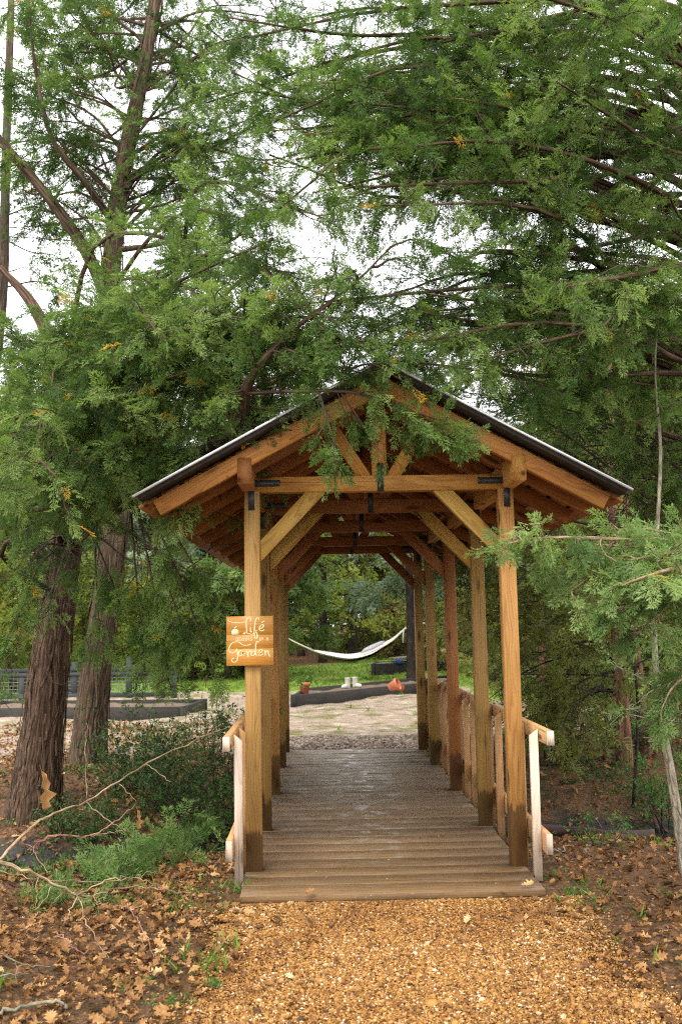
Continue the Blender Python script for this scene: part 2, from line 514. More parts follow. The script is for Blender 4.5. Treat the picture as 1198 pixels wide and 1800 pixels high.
def mat_deck():
    t = NT('deck_boards')
    gc = t.attr('gc').outputs['Vector']; rnd = t.attr('rnd').outputs['Fac']
    pos = t.n('ShaderNodeNewGeometry').outputs['Position']
    fine = t.noise(t.scaled(gc, (150, 150, 5), rnd), 1, 5, .65)
    broad = t.noise(t.scaled(gc, (45, 45, 1.6), rnd), 1, 4, .6)
    col = t.ramp(t.math('ADD', t.math('MULTIPLY', fine, .6), t.math('MULTIPLY', broad, .4)),
                 [(.3, (.075, .038, .015)), (.5, (.165, .095, .040)), (.7, (.265, .168, .080))])
    hv = t.n('ShaderNodeHueSaturation'); t.l(col, hv.inputs['Color']); t.l(t.math('ADD', .70, t.math('MULTIPLY', rnd, .62)), hv.inputs['Value'])
    sp = t.n('ShaderNodeSeparateXYZ'); t.l(pos, sp.inputs[0])
    far = t.math('MULTIPLY', t.math('SUBTRACT', sp.outputs[1], 7.5), .16, True)       # greyer towards the far end: wet sheen put into the colour
    col = t.mix(t.math('MULTIPLY', far, .75), hv.outputs[0], t.ramp(fine, [(.3, (.14, .105, .07)), (.7, (.31, .25, .18))]))
    dirt = t.noise(pos, 2.3, 6, .65)
    col = t.mix(t.math('MULTIPLY', t.ramp(dirt, [(.45, 0), (.7, 1)]), .3), col, (.07, .048, .028))
    # whitish scuffs and wet sky reflections along the middle, painted into the colour
    cxm = t.math('ABSOLUTE', t.math('ADD', sp.outputs[0], .02))
    mid = t.math('SUBTRACT', 1.0, t.math('MULTIPLY', cxm, 2.3), True)
    spot = t.noise(pos, 5.5, 5, .6)
    w = t.math('MULTIPLY', t.math('MULTIPLY', t.ramp(spot, [(.52, 0), (.62, 1)]), mid), t.math('MULTIPLY', far, 1.3, True))
    col = t.mix(t.math('MULTIPLY', w, .9), col, (.58, .58, .56))
    # grit
    gr = t.n('ShaderNodeTexVoronoi'); gr.inputs['Scale'].default_value = 26; t.l(pos, gr.inputs['Vector'])
    col = t.mix(t.math('MULTIPLY', t.ramp(gr.outputs['Distance'], [(.05, 1), (.12, 0)]), t.ramp(dirt, [(.5, 0), (.6, .8)])), col, (.42, .33, .20))
    rough = t.ramp(dirt, [(.35, .32), (.65, .7)])
    t.bsdf(col, rough, t.math('ADD', fine, t.math('MULTIPLY', t.noise(pos, 60, 4, .7), .8)), .5, .004, .35)
    return t.m


M['ground'] = mat_ground()
M['deck'] = mat_deck()

# ------------------------------------------------------------------ ground
xs = np.unique(np.concatenate([np.linspace(-70, -9, 40), np.linspace(-9, 9, 226), np.linspace(9, 70, 40)]))
ys = np.unique(np.concatenate([np.linspace(-12, 3, 18), np.linspace(3, 18, 190), np.linspace(18, 40, 150), np.linspace(40, 110, 40)]))
GX, GY = np.meshgrid(xs, ys)
GZ = gz(GX, GY)
nx, ny = len(xs), len(ys)
idx = np.arange(nx * ny).reshape(ny, nx)
quads = np.stack([idx[:-1, :-1], idx[:-1, 1:], idx[1:, 1:], idx[1:, :-1]], -1).reshape(-1, 4)
gx, gy = GX.ravel(), GY.ravel()
wig = .18 * np.sin(1.7 * gy) + .1 * np.sin(4.1 * gy + 1)
a_gravel = 1 - sst(.75, 1.45, np.abs(gx - .05 * wig)) * 1.0
a_gravel = np.where(gy < 6.9, a_gravel, 0)
a_mud = np.exp(-((gy - 10.2 - .1 * gx) / 1.05) ** 2) * .95
a_sand = sst(15.6, 17.0, gy) * (1 - sst(27, 30.5, gy - .2 * gx)) * sst(-9, -5.5, gx) * (1 - sst(3.4, 5.5, gx))
a_sand = np.maximum(a_sand, sst(13.2, 15.5, gy) * (1 - sst(24, 27, gy)) * (1 - sst(-3.2, -1.4, gx)) * sst(-11, -7, gx) * .8)
a_lawn = sst(24.5, 27.0, gy) * (1 - sst(36.0, 40, gy)) * sst(-14, -9, gx) * (1 - sst(15, 20, gx))
a_lawn = np.maximum(a_lawn, sst(20.0, 22.5, gy) * (1 - sst(36, 40, gy)) * sst(2.4, 3.6, gx) * (1 - sst(15, 20, gx)))
a_stone = sst(14.0, 14.5, gy) * (1 - sst(15.8, 16.8, gy)) * sst(-2.6, -1.5, gx) * (1 - sst(1.8, 2.6, gx))
a_dirt = sst(1.0, 1.5, gx) * sst(6.2, 7.0, gy) * (1 - sst(8.4, 9.4, gy)) * .6
# reddish worn opening into the wood
a_dirt = np.maximum(a_dirt, np.exp(-(((gx + 1.2) / 1.5) ** 2 + ((gy - 38.5) / 3.0) ** 2)) * 1.3)
a_lawn = a_lawn * (1 - np.clip(a_dirt * 1.2, 0, 1) * (gy > 34))
me = np_mesh('ground', np.stack([gx, gy, GZ.ravel()], 1), tris=quads, smooth=True,
             attrs=dict(m_gravel=a_gravel, m_mud=a_mud, m_sand=a_sand, m_lawn=a_lawn, m_stone=a_stone, m_dirt=a_dirt))
tag(add('ground', me, M['ground']), kind='structure')

# ------------------------------------------------------------------ covered bridge
Hh, W = .948, .109
PY = [7.44, 8.88, 10.76, 12.73, 14.22]
ZB, ZT = 2.59, 2.68
RZ, RS = 3.39, .545           # roof ridge height, slope
bridge = empty('covered_bridge', 'gabled timber footbridge with open sides and a metal roof over the ditch', 'covered bridge', (0, 7, 0))
br = lambda mb, n, m, p=bridge, **k: mb.build(n, M[m], p, **k)

# deck
b = MB(); y = 6.80; k = 0
while y < 14.42:
    w = random.choice([.235, .262, .268, .225])
    x0, x1 = -.955 + random.uniform(-.008, .008), .945 + random.uniform(-.010, .01)
    dz = random.uniform(-.003, .003)
    b.beam((x0, y + w / 2, -.020 + dz), (x1, y + w / 2, -.020 + dz + random.uniform(-.003, .003)), w - random.uniform(.024, .034), .040, ch=.002)
    y += w
br(b, 'deck', 'deck')
b = MB()
b.beam((-.95, 6.835, -.085), (.94, 6.835, -.085), .04, .085)
br(b, 'deck_fascia', 'deck')
b = MB()
for x in (-.80, -.02, .78): b.beam((x, 6.87, -.13), (x, 14.4, -.13), .08, .17)
br(b, 'deck_joists', 'post_olive')

postm_l = ['post_tan', 'post_olive', 'post_orange', 'post_olive', 'post_olive']
postm_r = ['post_orange', 'post_olive', 'post_red', 'post_olive', 'post_olive']
SLP = math.hypot(1, RS)


def plates(parent, pts, faces_t, name='corner_bracket'):
    pass


for i, y in enumerate(PY):
    yc = y + W / 2
    for s, pm in ((-1, postm_l[i]), (1, postm_r[i])):
        xc = s * (Hh - W / 2)
        if s > 0:   # right-hand posts stand very slightly out of plumb
            xt, xb = xc - .004, xc + .010
        else:
            xt, xb = xc, xc - .004
        b = MB().beam((xb, yc, .001 if i else .0), (xt, yc, ZB), W, W, up=(1, 0, 0), ch=.006, rnd=[(.30, .85), (.2, .35), (.75, .6), (.5, .4), (.4, .6)][i][s > 0])
        b.build('post', M[pm], bridge)
    tie = MB().beam((-Hh + .068, yc, (ZB + ZT) / 2 + .004), (Hh - .066, yc, (ZB + ZT) / 2 + .004), W - .004, ZT - ZB + .02, ch=.005)
    tie = br(tie, 'tie_beam', 'beam' if i == 0 else 'inner')
    for s in (-1, 1):
        # L-shaped iron strap, with bolt heads
        b = MB()
        xa = s * (Hh - .052); yf = y - .004
        zc = ZB + .035
        b.box(min(xa - s * .20, xa + s * .022), max(xa - s * .20, xa + s * .022), yf - .002, y + .004, zc, zc + .045, ch=.001)
        b.box(xa - .022, xa + .022, yf - .0035, y + .001, zc - .165, zc + .002, ch=.001)
        for (dx, dz) in ((-s * .185, .033), (-s * .185, .012), (-s * .165, .022), (-s * .14, .033), (-s * .14, .012), (-.010, -.15), (.010, -.15), (0, -.13), (-.01, -.105), (.01, -.105)):
            b.tube([(xa + dx, yf - .002, zc + dz), (xa + dx, yf - .008, zc + dz)], .0048, 6)
        b.build('corner_bracket', M['iron'], tie)
        # knee brace
        bm = 'brace' if i == 0 else ('post_olive' if i == 1 else 'inner')
        p0 = np.array([s * (Hh - W - .004), yc, 2.172]); p1 = np.array([s * .443, yc, ZB - .001])
        d = (p1 - p0) / np.linalg.norm(p1 - p0)
        b = MB().beam(p0, p1, .082, .104, up=(s * d[2], 0, -s * d[0]) if True else None, ch=.004,
                      cut0=0, cut1=0)
        # mitre: shear ends so they meet post and beam
        Lb = np.linalg.norm(p1 - p0)
        for q in range(8):
            for e in (0, 8):
                v = b.V[e + q]
                off = v - (p0 if e == 0 else p1)
                if e == 0:   # slide along d until x equals p0.x
                    b.V[e + q] = v + d * ((p0[0] - v[0]) / d[0])
                else:
                    b.V[e + q] = v + d * ((p1[2] - v[2]) / d[2])
        br(b, 'knee_brace', bm if bm != 'post_olive' else 'brace')
        # strut from king post foot to rafter
        if i in (0, 1, 2, 3, 4):
            q0 = np.array([s * .105, yc, ZT + .014]); q1 = np.array([s * .375, yc, ZT + .44])
            b = MB().beam(q0, q1, .07, .088, up=(1, 0, 0), ch=.004)
            dd = (q1 - q0) / np.linalg.norm(q1 - q0)
            for q in range(8):
                v = b.V[q]; b.V[q] = v + dd * ((q0[2] - v[2]) / dd[2])
            br(b, 'strut', 'beam' if i == 0 else 'inner')
    kp = MB().beam((0.004, yc, ZT + .0145), (0.004, yc, 3.20), W - .012, W - .004, up=(1, 0, 0), ch=.005)
    kp = br(kp, 'king_post', 'beam' if i == 0 else 'inner')
    b = MB(); b.box(-.012, .032, y - .004, y + .006, ZB - .012, ZB + .19, ch=.001)
    for dz in (.0, .018, .036, .058, .11, .13, .15, .17):
        b.tube([(.010 + (.008 if int(dz * 1000) % 4 else -.006), y - .003, ZB + dz), (.010 + (.008 if int(dz * 1000) % 4 else -.006), y - .009, ZB + dz)], .0046, 6)
    b.build('strap_plate', M['iron'], kp)

# top plates, ends bevelled
for s in (-1, 1):
    x0, x1 = sorted((s * .872, s * .964))
    b = MB().beam(((x0 + x1) / 2, 7.06, 2.683), ((x0 + x1) / 2, 14.85, 2.683), x1 - x0, .180, ch=.008)
    br(b, 'top_plate', 'beam' if s > 0 else 'inner')
# ridge board
b = MB().beam((0, 7.1, 3.245), (0, 14.85, 3.245), .04, .15); br(b, 'ridge_board', 'inner')

# rafters
RY = [7.10] + [x + .055 for x in PY] + [8.16, 9.82, 11.75, 13.48, 14.78]
for k, y in enumerate(sorted(RY)):
    for s in (-1, 1):
        front = k == 0
        xe = 1.50
        c0 = 3.262
        p0 = np.array([s * .022, y, c0 - RS * .022]); p1 = np.array([s * xe, y, c0 - RS * xe])
        b = MB().beam(p0, p1, .045 if not front else .062, .112, ch=.004)
        d = (p1 - p0) / np.linalg.norm(p1 - p0)
        for q in range(8):
            v = b.V[q]; b.V[q] = v + d * ((p0[0] - v[0]) / d[0])
        br(b, 'rafter', 'rafter' if front else 'inner')
# roof sheathing (skip boards) running along the bridge
for s in (-1, 1):
    b = MB()
    x = .03
    while x < 1.585:
        w = .128
        c = x + w / 2
        z = 3.341 - RS * c
        b.beam((s * c, 7.135, z), (s * c, 14.98, z), w * SLP * .93, .020, up=(s * RS, 0, 1), ch=.002)
        x += .128 if x < 1.05 else .150
    br(b, 'sheathing', 'board')
    b = MB()
    up = np.array([s * RS, 0, 1.0])
    b.beam((s * .03, 7.04, 3.362 - RS * .03), (s * 1.60, 7.04, 3.362 - RS * 1.60), .16, .012, up=up, ch=.002)
    br(b, 'overhang_shade_sheet', 'overhang_shade')  # added dark sheet that paints the overhang's shade
    b = MB()
    for (c, ya, yb) in ((1.36, 8.3, 9.6), (1.50, 8.5, 10.2), (1.36, 10.9, 11.9), (1.50, 11.2, 12.6)):
        z = 3.318 - RS * c
        b.beam((s * c, ya, z), (s * c, yb, z), .11, .014, up=(s * RS, 0, 1), ch=.002)
    br(b, 'eave_boards', 'boardpale')
    # corrugated metal panel
    nyc = 460
    Y = np.linspace(6.93, 15.03, nyc)
    wob = .006 * np.cos(Y * 2 * math.pi / .076)
    V, Pp = [], []
    for (xx) in (0.0, 1.622):
        for yy, ww in zip(Y, wob):
            z = RZ - .012 - RS * xx
            V.append((s * xx, yy, z + ww + .006))
    for yy, ww in zip(Y, wob): V.append((s * 1.622, yy, RZ - .012 - RS * 1.622 + ww))
    for yy, ww in zip(Y, wob): V.append((0, yy, RZ - .012 + ww))
    n = nyc
    for r0, r1 in ((0, 1), (1, 2), (2, 3)):
        for j in range(n - 1):
            f = (r0 * n + j, r0 * n + j + 1, r1 * n + j + 1, r1 * n + j)
            Pp.append(f if s > 0 else f[::-1])
    me = np_mesh('roof_panel', np.array(V), polys=Pp)
    add('roof_panel', me, M['roof'], bridge)
    # metal trim along the gable edge: top flange and narrow face
    b = MB()
    up = np.array([s * RS, 0, 1.0])
    b.beam((s * .0, 6.918, RZ + .002), (s * 1.632, 6.918, RZ + .002 - RS * 1.632), .018, .017, up=up, ch=.002)
    br(b, 'gable_trim', 'flash')
    b = MB()
    b.beam((s * .015, 6.952, RZ - .027), (s * 1.60, 6.952, RZ - .027 - RS * 1.585), .03, .030, up=up, ch=.002)
    br(b, 'gable_lath', 'overhang_shade')
b = MB()
for s in (-1, 1):
    b.beam((s * .0, 6.92, RZ + .022), (s * .001 + s * .12, 6.92, RZ + .022 - RS * .12), .01, .01)
b = MB()
nr = 2
b.poly([(-.14, 6.93, RZ + .018 - RS * .14), (0, 6.93, RZ + .024), (.14, 6.93, RZ + .018 - RS * .14),
        (-.14, 15.03, RZ + .018 - RS * .14), (0, 15.03, RZ + .024), (.14, 15.03, RZ + .018 - RS * .14)],
       [(0, 1, 4, 3), (1, 2, 5, 4)])
br(b, 'ridge_cap', 'roof')

# handrails with balusters
for s in (-1, 1):
    rb = MB().beam((s * 1.040, 6.98, .905), (s * 1.040, 14.75, .905), .046, .092, ch=.004)
    rail = br(rb, 'handrail', 'rail')
    # pale sawn end
    eb = MB().beam((s * 1.040, 6.955, .905), (s * 1.040, 6.979, .905), .046, .092, ch=.003); eb.build('rail_end', M['railpale'], rail)
    lb = MB().beam((s * 1.036, 7.10, .215), (s * 1.036, 14.70, .215), .040, .13, ch=.004)
    br(lb, 'lower_rail', 'rail')
    eb = MB().beam((s * 1.036, 7.075, .215), (s * 1.036, 7.099, .215), .040, .13, ch=.003); eb.build('rail_end', M['railpale'], rail)
    for j, y in enumerate([7.20 + .473 * q for q in range(16)]):
        xa, xb = s * .953, s * 1.013
        b = MB().beam(((xa + xb) / 2, y + .03, -.045), ((xa + xb) / 2, y + .03, .918), .040, .055, up=(s, 0, 0), ch=.003, cut1=.045)
        b.build('baluster', M['railpale' if j == 0 else 'rail'], rail)

# ------------------------------------------------------------------ sign
sg = empty('wooden_sign', 'square varnished wooden sign with cream script lettering fixed to the front post', 'sign', (-.91, 7.41, 1.55))
SX0, SX1, SZ0, SZ1 = -1.072, -.752, 1.386, 1.722
b = MB()
hs = [(0, .38), (.38, .66), (.66, 1)]
for (a0, a1) in hs:
    b.beam((SX0, 7.410, SZ1 - (a0 + a1) / 2 * (SZ1 - SZ0)), (SX1, 7.410, SZ1 - (a0 + a1) / 2 * (SZ1 - SZ0)), .022, (a1 - a0) * (SZ1 - SZ0), ch=.0002, rnd=.25 + .35 * random.random())
b.build('panel', M['sign'], sg)


def spt(px, py):      # lettering drafted on an 810 x 855 sheet
    return np.array([SX0 + (px - 180) / 810 * (SX1 - SX0), SZ1 - (py - 240) / 855 * (SZ1 - SZ0)])


def stroke(mb, pts, w0, w1=None, y=7.3985, smooth=True):
    w1 = w1 or w0
    P = crom(pts, max(8, 7 * len(pts))) if smooth and len(pts) > 2 else np.array(pts, float)
    Q = np.array([spt(*p) for p in P])
    tg = np.gradient(Q, axis=0); tg /= np.linalg.norm(tg, axis=1)[:, None] + 1e-9
    nr = np.stack([-tg[:, 1], tg[:, 0]], 1)
    k = (SX1 - SX0) / 810
    wd = (w0 + (w1 - w0) * np.abs(tg[:, 1])) * k / 2
    A, B = Q + nr * wd[:, None], Q - nr * wd[:, None]
    i0 = mb.n(); n = len(Q)
    for yy in (y, y + .0008):
        for arr in (A, B):
            for q in arr:
                mb.V.append(np.array([q[0], yy, q[1]])); mb.G.append((q[0], q[1], 0)); mb.T.append(.5)
    for j in range(n - 1):
        mb.P.append((i0 + j, i0 + j + 1, i0 + n + j + 1, i0 + n + j))
        mb.P.append((i0 + 2 * n + j, i0 + 3 * n + j, i0 + 3 * n + j + 1, i0 + 2 * n + j + 1))
        mb.P.append((i0 + j, i0 + 2 * n + j, i0 + 2 * n + j + 1, i0 + j + 1))
        mb.P.append((i0 + n + j, i0 + n + j + 1, i0 + 3 * n + j + 1, i0 + 3 * n + j))


def letters(name, strokes, w0, w1):
    b = MB()
    for j, st in enumerate(strokes): stroke(b, st, w0, w1, y=7.3985 - .0001 * j)
    b.build(name, M['paint'], sg)


letters('life_lettering', [
    [(205, 305), (240, 330), (330, 348), (430, 350), (520, 338)],
    [(600, 330), (605, 285), (575, 268), (540, 290), (527, 350), (530, 430), (535, 495), (515, 535), (475, 548), (500, 528), (560, 540), (610, 556), (665, 545)],
    [(600, 425), (598, 480), (605, 520), (628, 512)], [(600, 378), (604, 384)],
    [(745, 310), (742, 275), (712, 275), (688, 320), (674, 400), (666, 490), (666, 570), (682, 628), (708, 625), (716, 580), (700, 530), (672, 505), (715, 492)],
    [(752, 462), (800, 448), (828, 410), (805, 392), (768, 418), (752, 460), (765, 495), (800, 500), (838, 480)],
    [(790, 352), (815, 345), (845, 325)]], 10, 20)
letters('apple_emblem', [[(318, 446), (335, 432), (362, 408)]], 16, 18)
b = MB(); ring = []
for k in range(26):
    a = 2 * math.pi * k / 26
    r = 64 * (1 - .10 * math.exp(-((a - math.pi / 2) / .35) ** 2) - .05 * math.exp(-((a - 1.5 * math.pi) / .3) ** 2))
    q = spt(331 + r * math.cos(a), 517 - r * .98 * math.sin(a)); ring.append((q[0], 7.3985, q[1]))
b.poly(ring + [(x, 7.3993, z) for x, _, z in ring], [tuple(range(25, -1, -1))] + [(k, (k + 1) % 26, 26 + (k + 1) % 26, 26 + k) for k in range(26)])
b.build('apple_silhouette', M['paint'], sg)
caps = {'B': [[(0, 0), (0, 10)], [(0, 0), (5, 1), (5, 4), (0, 5)], [(0, 5), (6, 6), (6, 9), (0, 10)]], 'E': [[(6, 0), (0, 0), (0, 10), (6, 10)], [(0, 5), (5, 5)]],
        'G': [[(6, 2), (3, 0), (0, 3), (0, 8), (3, 10), (6, 8), (6, 6), (4, 6)]], 'I': [[(2, 0), (2, 10)]], 'N': [[(0, 10), (0, 0), (6, 10), (6, 0)]],
        'S': [[(6, 1), (3, 0), (0, 2), (2, 5), (5, 6), (6, 8), (3, 10), (0, 9)]], 'A': [[(0, 10), (3, 0), (6, 10)], [(1, 6), (5, 6)]]}
b = MB()
for ch, x in zip('BEGINSINA', (352, 402, 452, 502, 534, 590, 748, 780, 872)):
    for st in caps[ch]: stroke(b, [(x + px * 5.6, 612 + py * 5.6) for px, py in st], 9, 10, smooth=False)
b.build('small_lettering', M['paint'], sg)
letters('garden_lettering', [
    [(605, 728), (540, 746), (460, 738), (415, 700), (350, 684), (280, 705), (232, 770), (225, 830), (255, 872), (310, 868), (355, 830), (368, 800)],
    [(362, 830), (376, 900), (372, 975), (345, 1025), (305, 1036), (272, 1012), (285, 975), (322, 962)],
    [(462, 856), (430, 838), (398, 862), (392, 905), (418, 930), (450, 905), (466, 860), (464, 905), (488, 930)],
    [(505, 850), (535, 858), (548, 890), (556, 945)], [(549, 895), (566, 860), (590, 846), (602, 862)],
    [(684, 866), (650, 846), (616, 866), (606, 905), (630, 930), (664, 910), (686, 862)],
    [(742, 700), (720, 682), (694, 712), (686, 790), (684, 870), (690, 915), (712, 922)],
    [(730, 892), (778, 876), (802, 842), (778, 822), (744, 848), (732, 890), (746, 924), (782, 922), (815, 900)],
    [(832, 838), (852, 866), (852, 925)], [(852, 890), (878, 850), (902, 856), (910, 905), (926, 946)]], 10, 20)

# ------------------------------------------------------------------ foliage machinery
def rot_to(dirs, roll):
    """rotation matrices with x-axis along dirs, rolled by roll about it -> (N,3,3) columns = axes"""
    d = dirs / (np.linalg.norm(dirs, axis=1)[:, None] + 1e-9)
    up = np.tile([0, 0, 1.0], (len(d), 1))
    bad = np.abs(d[:, 2]) > .95
    up[bad] = [1, 0, 0]
    y = np.cross(up, d); y /= np.linalg.norm(y, axis=1)[:, None]
    z = np.cross(d, y)
    c, s = np.cos(roll)[:, None], np.sin(roll)[:, None]
    y2, z2 = y * c + z * s, -y * s + z * c
    return np.stack([d, y2, z2], 2)


def spray_template(nb, nl, ll, lw, seed, spread=.45):
    """flat cedar spray of unit length along +x"""
    r = np.random.default_rng(seed)
    V, T, C = [], [], []

    def leaf(p, d, l, w, c):
        d = d / np.linalg.norm(d)
        sd = np.cross(d, [r.normal() * .5, r.normal() * .5, 1.0]); sd /= np.linalg.norm(sd)
        i = len(V)
        V.extend([p - sd * w * .35, p + sd * w * .35, p + d * l * .55 + sd * w * .6, p + d * l, p + d * l * .55 - sd * w * .6])
        T.extend([(i, i + 1, i + 2), (i, i + 2, i + 4), (i + 4, i + 2, i + 3)])
        C.extend([c] * 5)
    for k in range(nb):
        t = .08 + .9 * k / (nb - 1)
        sgn = 1 if k % 2 else -1
        p = np.array([t, .04 * math.sin(3 * t), -.10 * t * t])
        L = spread * (1 - .65 * t) * r.uniform(.75, 1.2)
        ang = sgn * r.uniform(.65, 1.0) * (1 - .35 * t)
        d = np.array([math.cos(ang), math.sin(ang), r.normal() * .22])
        for j in range(nl):
            q = p + d * L * (j + .4) / nl + np.array([0, 0, -.05 * (j / nl) ** 2])
            s2 = 1 if j % 2 else -1
            a2 = ang + s2 * r.uniform(.3, .85)
            leaf(q, np.array([math.cos(a2), math.sin(a2), r.normal() * .35]), ll * r.uniform(.7, 1.25), lw, r.normal() * .08 + .10 * (j / nl))
        leaf(p + d * L * .8, d, ll * 1.2, lw, .12)
    leaf(np.array([.93, .0, -.09]), np.array([1, 0, -.1]), ll * 1.3, lw, .12)
    return np.array(V), np.array(T), np.array(C)


TEMPL = {
    'fine': [spray_template(11, 4, .18, .036, s) for s in range(6)],
    'mid': [spray_template(9, 4, .20, .046, 20 + s) for s in range(4)],
    'coarse': [spray_template(6, 3, .30, .095, 40 + s) for s in range(4)],
    'far': [spray_template(4, 2, .46, .20, 60 + s, .6) for s in range(3)],
}


def leaf_template(n, seed, size=.3, width=.55, curl=.2):
    """cluster of n broad leaves about a unit twig"""
    r = np.random.default_rng(seed)
    V, T, C = [], [], []
    for k in range(n):
        t = r.uniform(.05, 1)
        p = np.array([t, 0, 0])
        a = r.uniform(0, 6.28)
        d = np.array([r.uniform(.1, .9), math.cos(a), math.sin(a)]); d /= np.linalg.norm(d)
        sd = np.cross(d, r.normal(size=3)); sd /= np.linalg.norm(sd); nrm = np.cross(sd, d)
        l, w = size * r.uniform(.7, 1.2), size * width * r.uniform(.8, 1.1)
        i = len(V); c = r.normal() * .12
        q = p + d * l * .15
        V.extend([q, q + d * l * .35 + sd * w * .5 + nrm * l * curl * .3, q + d * l * .4 - nrm * .02, q + d * l * .35 - sd * w * .5 + nrm * l * curl * .3, q + d * l - nrm * l * curl])
        T.extend([(i, i + 1, i + 2), (i, i + 2, i + 3), (i + 1, i + 4, i + 2), (i + 2, i + 4, i + 3)])
        C.extend([c] * 5)
    return np.array(V), np.array(T), np.array(C)


TEMPL['broad'] = [leaf_template(9, 80 + s) for s in range(4)]
TEMPL['small'] = [leaf_template(14, 90 + s, .2, .6) for s in range(4)]


class Fol:
    def __init__(s):
        s.p, s.d, s.sc, s.roll, s.tn = [], [], [], [], []

    def add(s, p, d, sc, tint, roll=None):
        s.p.append(p); s.d.append(d); s.sc.append(sc); s.tn.append(tint)
        s.roll.append(random.gauss(0, .8) if roll is None else roll)

    def mesh(s, name, kind):
        tm = TEMPL[kind]
        p, d, sc = np.array(s.p), np.array(s.d), np.array(s.sc)
        tn, roll = np.array(s.tn), np.array(s.roll)
        which = R.integers(0, len(tm), len(p))
        Vs, Ts, Cs, off = [], [], [], 0
        for k, (V, T, C) in enumerate(tm):
            m = which == k
            if not m.any(): continue
            Rm = rot_to(d[m], roll[m])
            N = m.sum()
            vv = np.einsum('nij,vj->nvi', Rm, V) * sc[m][:, None, None] + p[m][:, None, :]
            Vs.append(vv.reshape(-1, 3))
            Ts.append((T[None] + (np.arange(N) * len(V))[:, None, None]).reshape(-1, 3) + off)
            Cs.append(np.clip(tn[m][:, None] + C[None] , 0, .93).ravel() if True else 0)
            hot = R.random(N) < .0045
            cc = Cs[-1].reshape(N, -1); cc[hot] = 1.0; Cs[-1] = cc.ravel()
            off += N * len(V)
        return np_mesh(name, np.concatenate(Vs), tris=np.concatenate(Ts), attrs={'tint': np.concatenate(Cs)})


def unit(v):
    v = np.asarray(v, float); return v / (np.linalg.norm(v) + 1e-9)


def wander(p, d, L, n, droop, rough, up=0.0):
    """a branch path: starts at p along d, length L"""
    pts = [np.array(p, float)]
    d = unit(d)
    for i in range(n):
        d = unit(d + np.array([0, 0, -droop + up * i / n]) / n + R.normal(size=3) * rough / math.sqrt(n))
        pts.append(pts[-1] + d * L / n)
    return np.array(pts)


